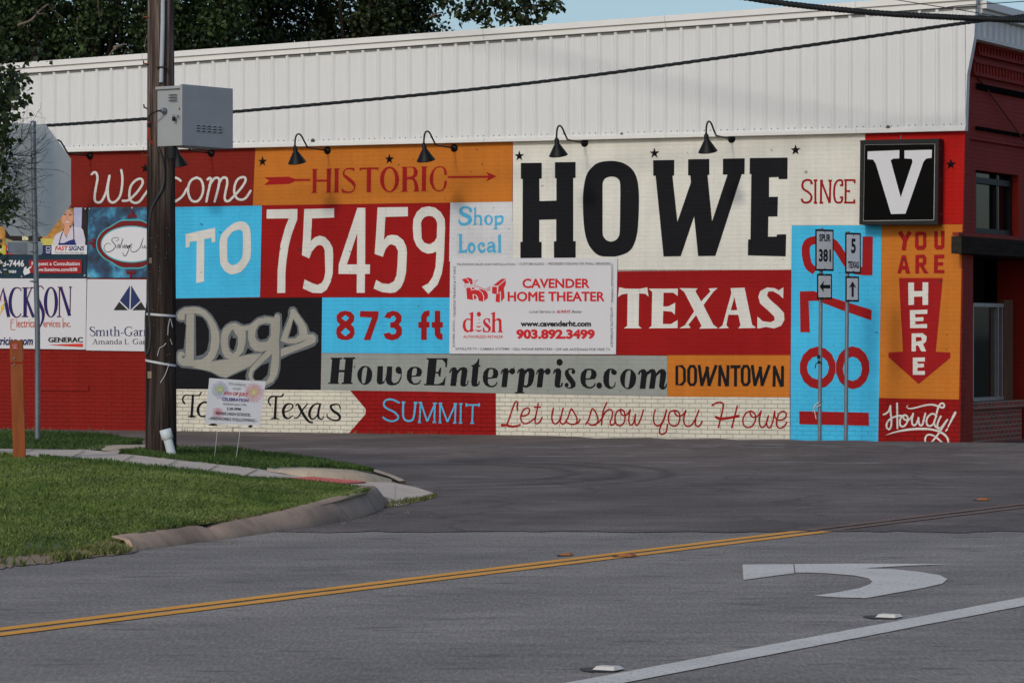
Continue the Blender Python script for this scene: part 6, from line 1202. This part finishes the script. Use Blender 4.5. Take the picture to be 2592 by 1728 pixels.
m.tube([YP.L(553, 1077, -.012), YP.L(610, 1081, -.012)], .003, mWIR, seg=6); m.build("stake_frame", o, origin=og)
a = Art(YP, .004).frame(500, 940, 6.535); YK, YR_, YB_, YG = plain("yard_black", (26,26,30)), plain("yard_red", (196,52,58)), plain("yard_blue", (62,52,130)), plain("yard_grey", (130,130,134))
def yt(s, x0, y0, x1, y1, h, mat, bold=.02):
    V, F, (xa, xb), cp2 = font_mesh(s, bold, .15); e = a.nxt()
    a.b.add([a.L(x0+(x-xa)/(xb-xa)*(x1-x0)+(y/cp2)*0, y0+(y1-y0)*(x-xa)/(xb-xa)-y/cp2*h, e) for x, y in V], F, mat)
for (cx, cy, r, n_, cols) in ((930, 335, 165, 54, ((206,84,96), (222,128,112), (214,196,120))), (370, 290, 150, 48, ((140,134,186), (128,168,142), (190,196,120))), (335, 670, 98, 34, ((200,112,140), (214,130,150), (206,110,120)))):
    rnd = random.Random(n_)
    for i in range(n_):
        t = 2*math.pi*i/n_; q = r*(.85+.25*rnd.random()); r0 = r*.12
        for k, (f0, f1) in enumerate(((.62, 1.), (.36, .64), (.12, .38))): a.stroke([(cx+q*f0*math.cos(t), cy+q*f0*math.sin(t)), (cx+q*f1*math.cos(t), cy+q*f1*math.sin(t)+(14*f1 if k == 0 else 0))], 3.2, plain("spark_%d_%d_%d" % cols[k], cols[k], var=.03), smooth=False, cap=False)
a.up(.002)
yt("5TH ANNUAL", 508, 220, 805, 240, 40, YG, 0.); yt("HOWE", 582, 300, 716, 304, 38, YG, 0.); yt("4TH OF JULY", 432, 384, 840, 402, 54, YR_, .015); yt("CELEBRATION", 404, 478, 842, 502, 52, YB_, .015); yt("SUNDAY JULY 5TH", 422, 548, 806, 568, 32, YK, 0.); yt("5:30-9PM", 480, 632, 716, 642, 42, YK, .01); yt("HOWE HIGH SCHOOL", 302, 710, 876, 738, 48, YK, .008); yt("~FIREWORKS FOLLOWING~", 178, 795, 985, 832, 48, YK, .005)
a.b.build("lettering", o, origin=og)

# ------------------------------------------------------------------ overhead cables
mWIRE = plain("wire_black", (26,30,32), rough=.55, var=.15)
def cable(label, pts, off, r, twist=False):
    P_ = [WALL.W(x, y, off) for x, y in pts]; P_ = [Vector(p) for p in catmull([tuple(p) for p in P_], 12)]; m = MB(); c0 = P_[0]
    if twist:
        for ph in range(3):
            q = []
            for i in range(len(P_)*4-3):
                k, t = divmod(i, 4); p = P_[k].lerp(P_[min(k+1, len(P_)-1)], t/4); a_ = i*1.1+ph*2.094; q.append(p+Vector((0, math.cos(a_), math.sin(a_)))*r*.5)
            m.tube(q, r*.62, mWIRE, seg=7)
    else: m.tube(P_, r, mWIRE, seg=10)
    o = m.build("overhead_cable", None, origin=c0); o.location = c0; tag(o, label, "cable", "overhead cables in front of the white siding"); return o
cable("long thin black cable running across the whole white siding", [(-2200, 430), (-300, 338), (118, 318), (640, 279), (1300, 215.5), (1900, 136), (2440, 59), (2592, 40), (3000, -20), (4600, -260)], 2.1, .026, True)
cable("thick black cable bundle sagging in from the top edge of the photo", [(400, -330), (1500, -75), (1900, -3), (2180, 30), (2420, 45), (2592, 51), (3000, 58), (4600, 40)], 2.7, .043, True)
cable("very thin wire crossing above the thick cable bundle", [(2100, -30), (2268, 0), (2450, 29), (2540, 44), (2700, 62)], 2.9, .006)
cable("very thin wire rising to the right above the roof corner", [(2380, 22), (2440, 14), (2592, 4), (2800, -12)], 2.4, .006)

# ------------------------------------------------------------------ trees
def leaf_mat(name, c1, c2, c3):
    m, nt, b = base_mat(name, .55); v = objvec(nt); a_ = ramp(nt, noise(nt, v, .9, 4), [(.35, lin(c1)), (.65, lin(c2))]); f = ramp(nt, noise(nt, v, 7, 3), [(.5, 0.), (.68, 1.)])
    nt.links.new(mix(nt, math_(nt, 'MULTIPLY', f, .6), a_, lin(c3)), b.inputs["Base Color"]); b.inputs["Specular IOR Level"].default_value = .3
    return m
mLF = leaf_mat("leaf_green", (24,36,16), (46,64,28), (84,106,52)); mLF2 = leaf_mat("leaf_dark", (20,30,15), (36,50,22), (78,88,40)); mLF3 = leaf_mat("leaf_near", (30,42,20), (42,58,26), (58,74,32)); mBAR = plain("bark", (44,38,33), rough=.9, var=.3, nscale=8, stretch=(6, 6, .8)); mTWG = plain("twig_pale", (128,112,98), rough=.9, var=.2, nscale=8); mTWD = plain("twig_dark", (40,34,30), rough=.9, var=.2)
def crown(name, par, o0, centres, per, spread, size, mat):
    C = np.array(centres); n = len(C)*per; c = np.repeat(C, per, 0)+rng.normal(size=(n, 3))*np.array(spread)
    s = size*(.6+.8*rng.random(n)); a_ = rng.normal(size=(n, 3)); a_ /= np.linalg.norm(a_, axis=1)[:, None]; t = rng.normal(size=(n, 3)); t -= a_*(t*a_).sum(1)[:, None]; t /= np.linalg.norm(t, axis=1)[:, None]
    t[:, 2] -= .5; t /= np.linalg.norm(t, axis=1)[:, None]; bt = np.cross(a_, t); bt /= np.linalg.norm(bt, axis=1)[:, None]; nn = np.cross(t, bt)
    s = s[:, None]; V = np.stack([c, c+t*s*.35+bt*s*.42+nn*s*.10, c+t*s*1.0, c+t*s*.35-bt*s*.42+nn*s*.10, c+t*s*.62], 1).reshape(-1, 3)-np.array(o0); b0 = np.arange(n)*5
    F = np.concatenate([np.stack([b0, b0+1, b0+4], 1), np.stack([b0+1, b0+2, b0+4], 1), np.stack([b0+2, b0+3, b0+4], 1), np.stack([b0+3, b0, b0+4], 1)])
    me = bpy.data.meshes.new(name); me.from_pydata(V.tolist(), [], F.tolist()); me.materials.append(mat); me.update(); o = bpy.data.objects.new(name, me); col.objects.link(o); o.parent = par; return o
def limb(m, p, q, r0, r1, mat, jit, seed):
    rnd = random.Random(seed); n = 7; pts = []
    for i in range(n+1): t = i/n; v = Vector(p).lerp(Vector(q), t); pts.append(v+Vector([(rnd.random()-.5)*jit*(0 < i < n) for _ in range(3)]))
    m.tube(catmull([tuple(v) for v in pts], 3), [r0+(r1-r0)*i/(3*n) for i in range(3*n+1)], mat, seg=8)
def tree(label, px, d, cz, rx, rz, ncl, per, size, mat, grp, extra=(), twigs=(), seed=1, spread=.26, trunk=.3):
    x = (px-1296)/FPX*d; o0 = (x, d, -.3); o = thing("tree", label, "tree", T(*o0), grp); g = np.random.default_rng(seed); cs = []
    while len(cs) < ncl:
        v = g.uniform(-1, 1, 3); r = np.linalg.norm(v)
        if r > 1 or g.random() > .25+.75*r: continue
        cs.append((x+v[0]*rx, d+v[1]*rx*.8, cz+v[2]*rz))
    cs += [tuple(at_depth(a_, b_, d+g.normal()*.4)) for a_, b_ in extra]
    crown("crown", o, o0, cs, per, (spread,)*3, size, mat)
    m = MB(); limb(m, (0, 0, -.2), (.3, 0, cz-.2*rz), trunk, trunk*.6, mBAR, .3, seed)
    for k in range(9):
        t = 2*math.pi*k/9+seed; limb(m, (.1, 0, 2.5+.55*k), (rx*.75*math.cos(t), rx*.6*math.sin(t), cz+.3+rz*.5*math.sin(k*2.1)), trunk*.35, .03, mBAR, .5, seed*10+k)
    m.build("trunk", o)
    if twigs:
        m = MB()
        for pth, r in twigs: q = [at_depth(a_, b_, d-rx*.8+.2*i)-Vector(o0) for i, (a_, b_) in enumerate(pth)]; m.tube(catmull([tuple(v) for v in q], 4), [r*(1-.7*i/(4*(len(q)-1))) for i in range(4*(len(q)-1)+1)], mTWG, seg=6)
        m.build("branch", o)
    return o
GT = "tall trees behind the building"
tree("big leafy tree behind the building's left end with bare pale twigs", 210, 76, 10.6, 4.6, 4.4, 330, 190, .105, mLF, GT, seed=3, extra=[(x, y) for x in range(-60, 620, 60) for y in (8, 66, 122)],
     twigs=[([(46,64),(78,52),(98,30),(122,12),(128,22),(158,44)], .03), ([(98,36),(118,36),(126,50)], .015), ([(224,172),(236,153),(258,155),(262,168)], .03), ([(258,156),(274,146),(290,122),(296,116)], .035), ([(284,130),(276,152),(278,168)], .02), ([(290,122),(316,112)], .05), ([(296,168),(312,140),(318,130)], .02), ([(248,0),(250,30),(260,48)], .012), ([(372,90),(366,120),(373,142)], .012), ([(69,65),(72,78),(84,90)], .012), ([(196,50),(196,80),(212,97),(250,97)], .01)])
tree("dense dark tree behind the roof at the right end of the tree row", 800, 79, 10.4, 3.0, 4.2, 240, 190, .10, mLF2, GT, seed=5, extra=[(x, y) for x in range(470, 1000, 56) for y in (5, 55, 100)]+[(985,60),(1010,85),(1030,30),(1045,55),(1060,88),(1105,98),(1040,5),(975,100)],
     twigs=[([(468,108),(490,107),(512,115),(538,132),(541,146)], .03), ([(488,108),(515,122),(530,134)], .012), ([(1085,45),(1110,33),(1122,30)], .02)], spread=.24)
# the hanging bough
d = 74; x = (1240-1296)/FPX*d; o0 = (x-3.4, d+9, -.3); o = thing("tree", "tall tree whose thin leafy bough hangs into the open sky above the roof", "tree", T(*o0), GT)
bough = [(1117,2),(1132,6),(1147,3),(1168,12),(1172,26),(1162,38),(1176,42),(1190,22),(1206,16),(1214,24),(1226,28),(1236,8),(1218,40),(1222,52),(1232,62),(1240,50),(1262,14),(1258,26),(1277,36),(1282,48),(1290,24),(1300,30),(1312,14),(1320,34),(1334,42),(1338,24),(1352,28),(1362,46),(1312,66),(1326,74),(1318,80),(1334,58),(1362,68),(1372,16),(1384,20),(1396,12),(1410,8),(1416,16),(1350,6),(1300,4),(1270,2),(1330,4),(1110,-6),(1200,-4),(1378,0),(1244,-8)]
crown("crown", o, o0, [tuple(at_depth(a_, b_, d)) for a_, b_ in bough]+[(x+rng.normal()*2.2, d+rng.normal()*1.6, 11.2+abs(rng.normal())*1.6) for _ in range(90)], 15, (.075, .1, .075), .135, mLF2)
m = MB(); I = -Vector(o0)
for pth, r in (([(1180,-60),(1200,-20),(1196,6),(1190,22),(1172,34)], .02), ([(1200,-20),(1222,14),(1226,36),(1230,58)], .014), ([(1300,-60),(1270,-10),(1262,8),(1274,28),(1284,46)], .018), ([(1300,-60),(1330,-10),(1345,12),(1395,12)], .016), ([(1330,-20),(1312,30),(1318,60),(1320,76)], .016), ([(1345,12),(1356,40),(1362,64)], .012), ([(1282,50),(1276,70),(1272,88)], .008)): m.tube(catmull([tuple(at_depth(a_, b_, d)+I) for a_, b_ in pth], 4), r, mTWD, seg=6)
limb(m, (0, 0, -.2), (.3, 0, 11), .28, .12, mBAR, .2, 8); limb(m, (.3, 0, 10.5), tuple(at_depth(1180, -60, d)+I), .1, .03, mBAR, .3, 9); limb(m, (.3, 0, 10.5), tuple(at_depth(1300, -60, d)+I), .1, .03, mBAR, .3, 10); m.build("trunk", o)
# small tree at the left edge, leafy above, bare twigs below
d = 34.5; o0 = tuple(at_depth(-150, 1138, d)); o = thing("tree", "small dark tree at the left edge with bare twigs over the octagonal sign", "tree", T(*o0)); g = np.random.default_rng(8); cs = []
for _ in range(85):
    px, py = g.uniform(-330, 45), g.uniform(120, 330); lim = np.interp(py, [120, 180, 230, 270, 310, 330], [30, 30, 48, 55, 42, 20])
    if px < lim: cs.append(tuple(at_depth(px, py, d+g.normal()*.35)))
for px, py in ((5,350),(0,362),(8,335),(-10,380),(12,520),(4,516),(18,524),(-8,500),(2,250),(25,262),(30,240),(14,430),(-6,450),(38,212),(28,190),(10,160),(-15,140)): cs.append(tuple(at_depth(px, py, d-.2+g.normal()*.1)))
for _ in range(120): cs.append((o0[0]-.9+g.normal()*.7, d+g.normal()*.6, 4.6+g.normal()*.8))
crown("crown", o, o0, cs, 42, (.075, .09, .075), .06, mLF3)
m = MB(); I = -Vector(o0)
limb(m, (0, 0, -.2), (.05, 0, 2.6), .07, .05, mBAR, .06, 4); limb(m, (.05, 0, 2.4), (.35, 0, 4.2), .045, .02, mBAR, .1, 5); limb(m, (.05, 0, 2.2), (-.7, .1, 4.6), .045, .02, mBAR, .1, 6)
m.build("trunk", o)
m = MB(); rnd = random.Random(12)
def twig(p, d2, L_, r, depth):
    n = 6; pts = [Vector(p)]; dd = Vector(d2).normalized()
    for i in range(n): dd = (dd+Vector([(rnd.random()-.5)*.55 for _ in range(3)])).normalized(); pts.append(pts[-1]+dd*L_/n)
    m.tube(pts, [max(.0012, r*(1-.75*i/n)) for i in range(n+1)], mTWD, seg=4, cap=False)
    if depth:
        for k in range(4): i = rnd.randint(1, n-1); twig(pts[i], dd+Vector([(rnd.random()-.5)*1.5 for _ in range(3)]), L_*.55, r*.55, depth-1)
for k in range(34):
    y = 330+rnd.random()*215; p = at_depth(-90+rnd.random()*60, y+20, d+(rnd.random()-.5)*.5)+I; twig(p, (1, (rnd.random()-.5)*.5, .25+(rnd.random()-.5)*.9), .32+.36*rnd.random(), .006, 2)
m.build("branch", o)
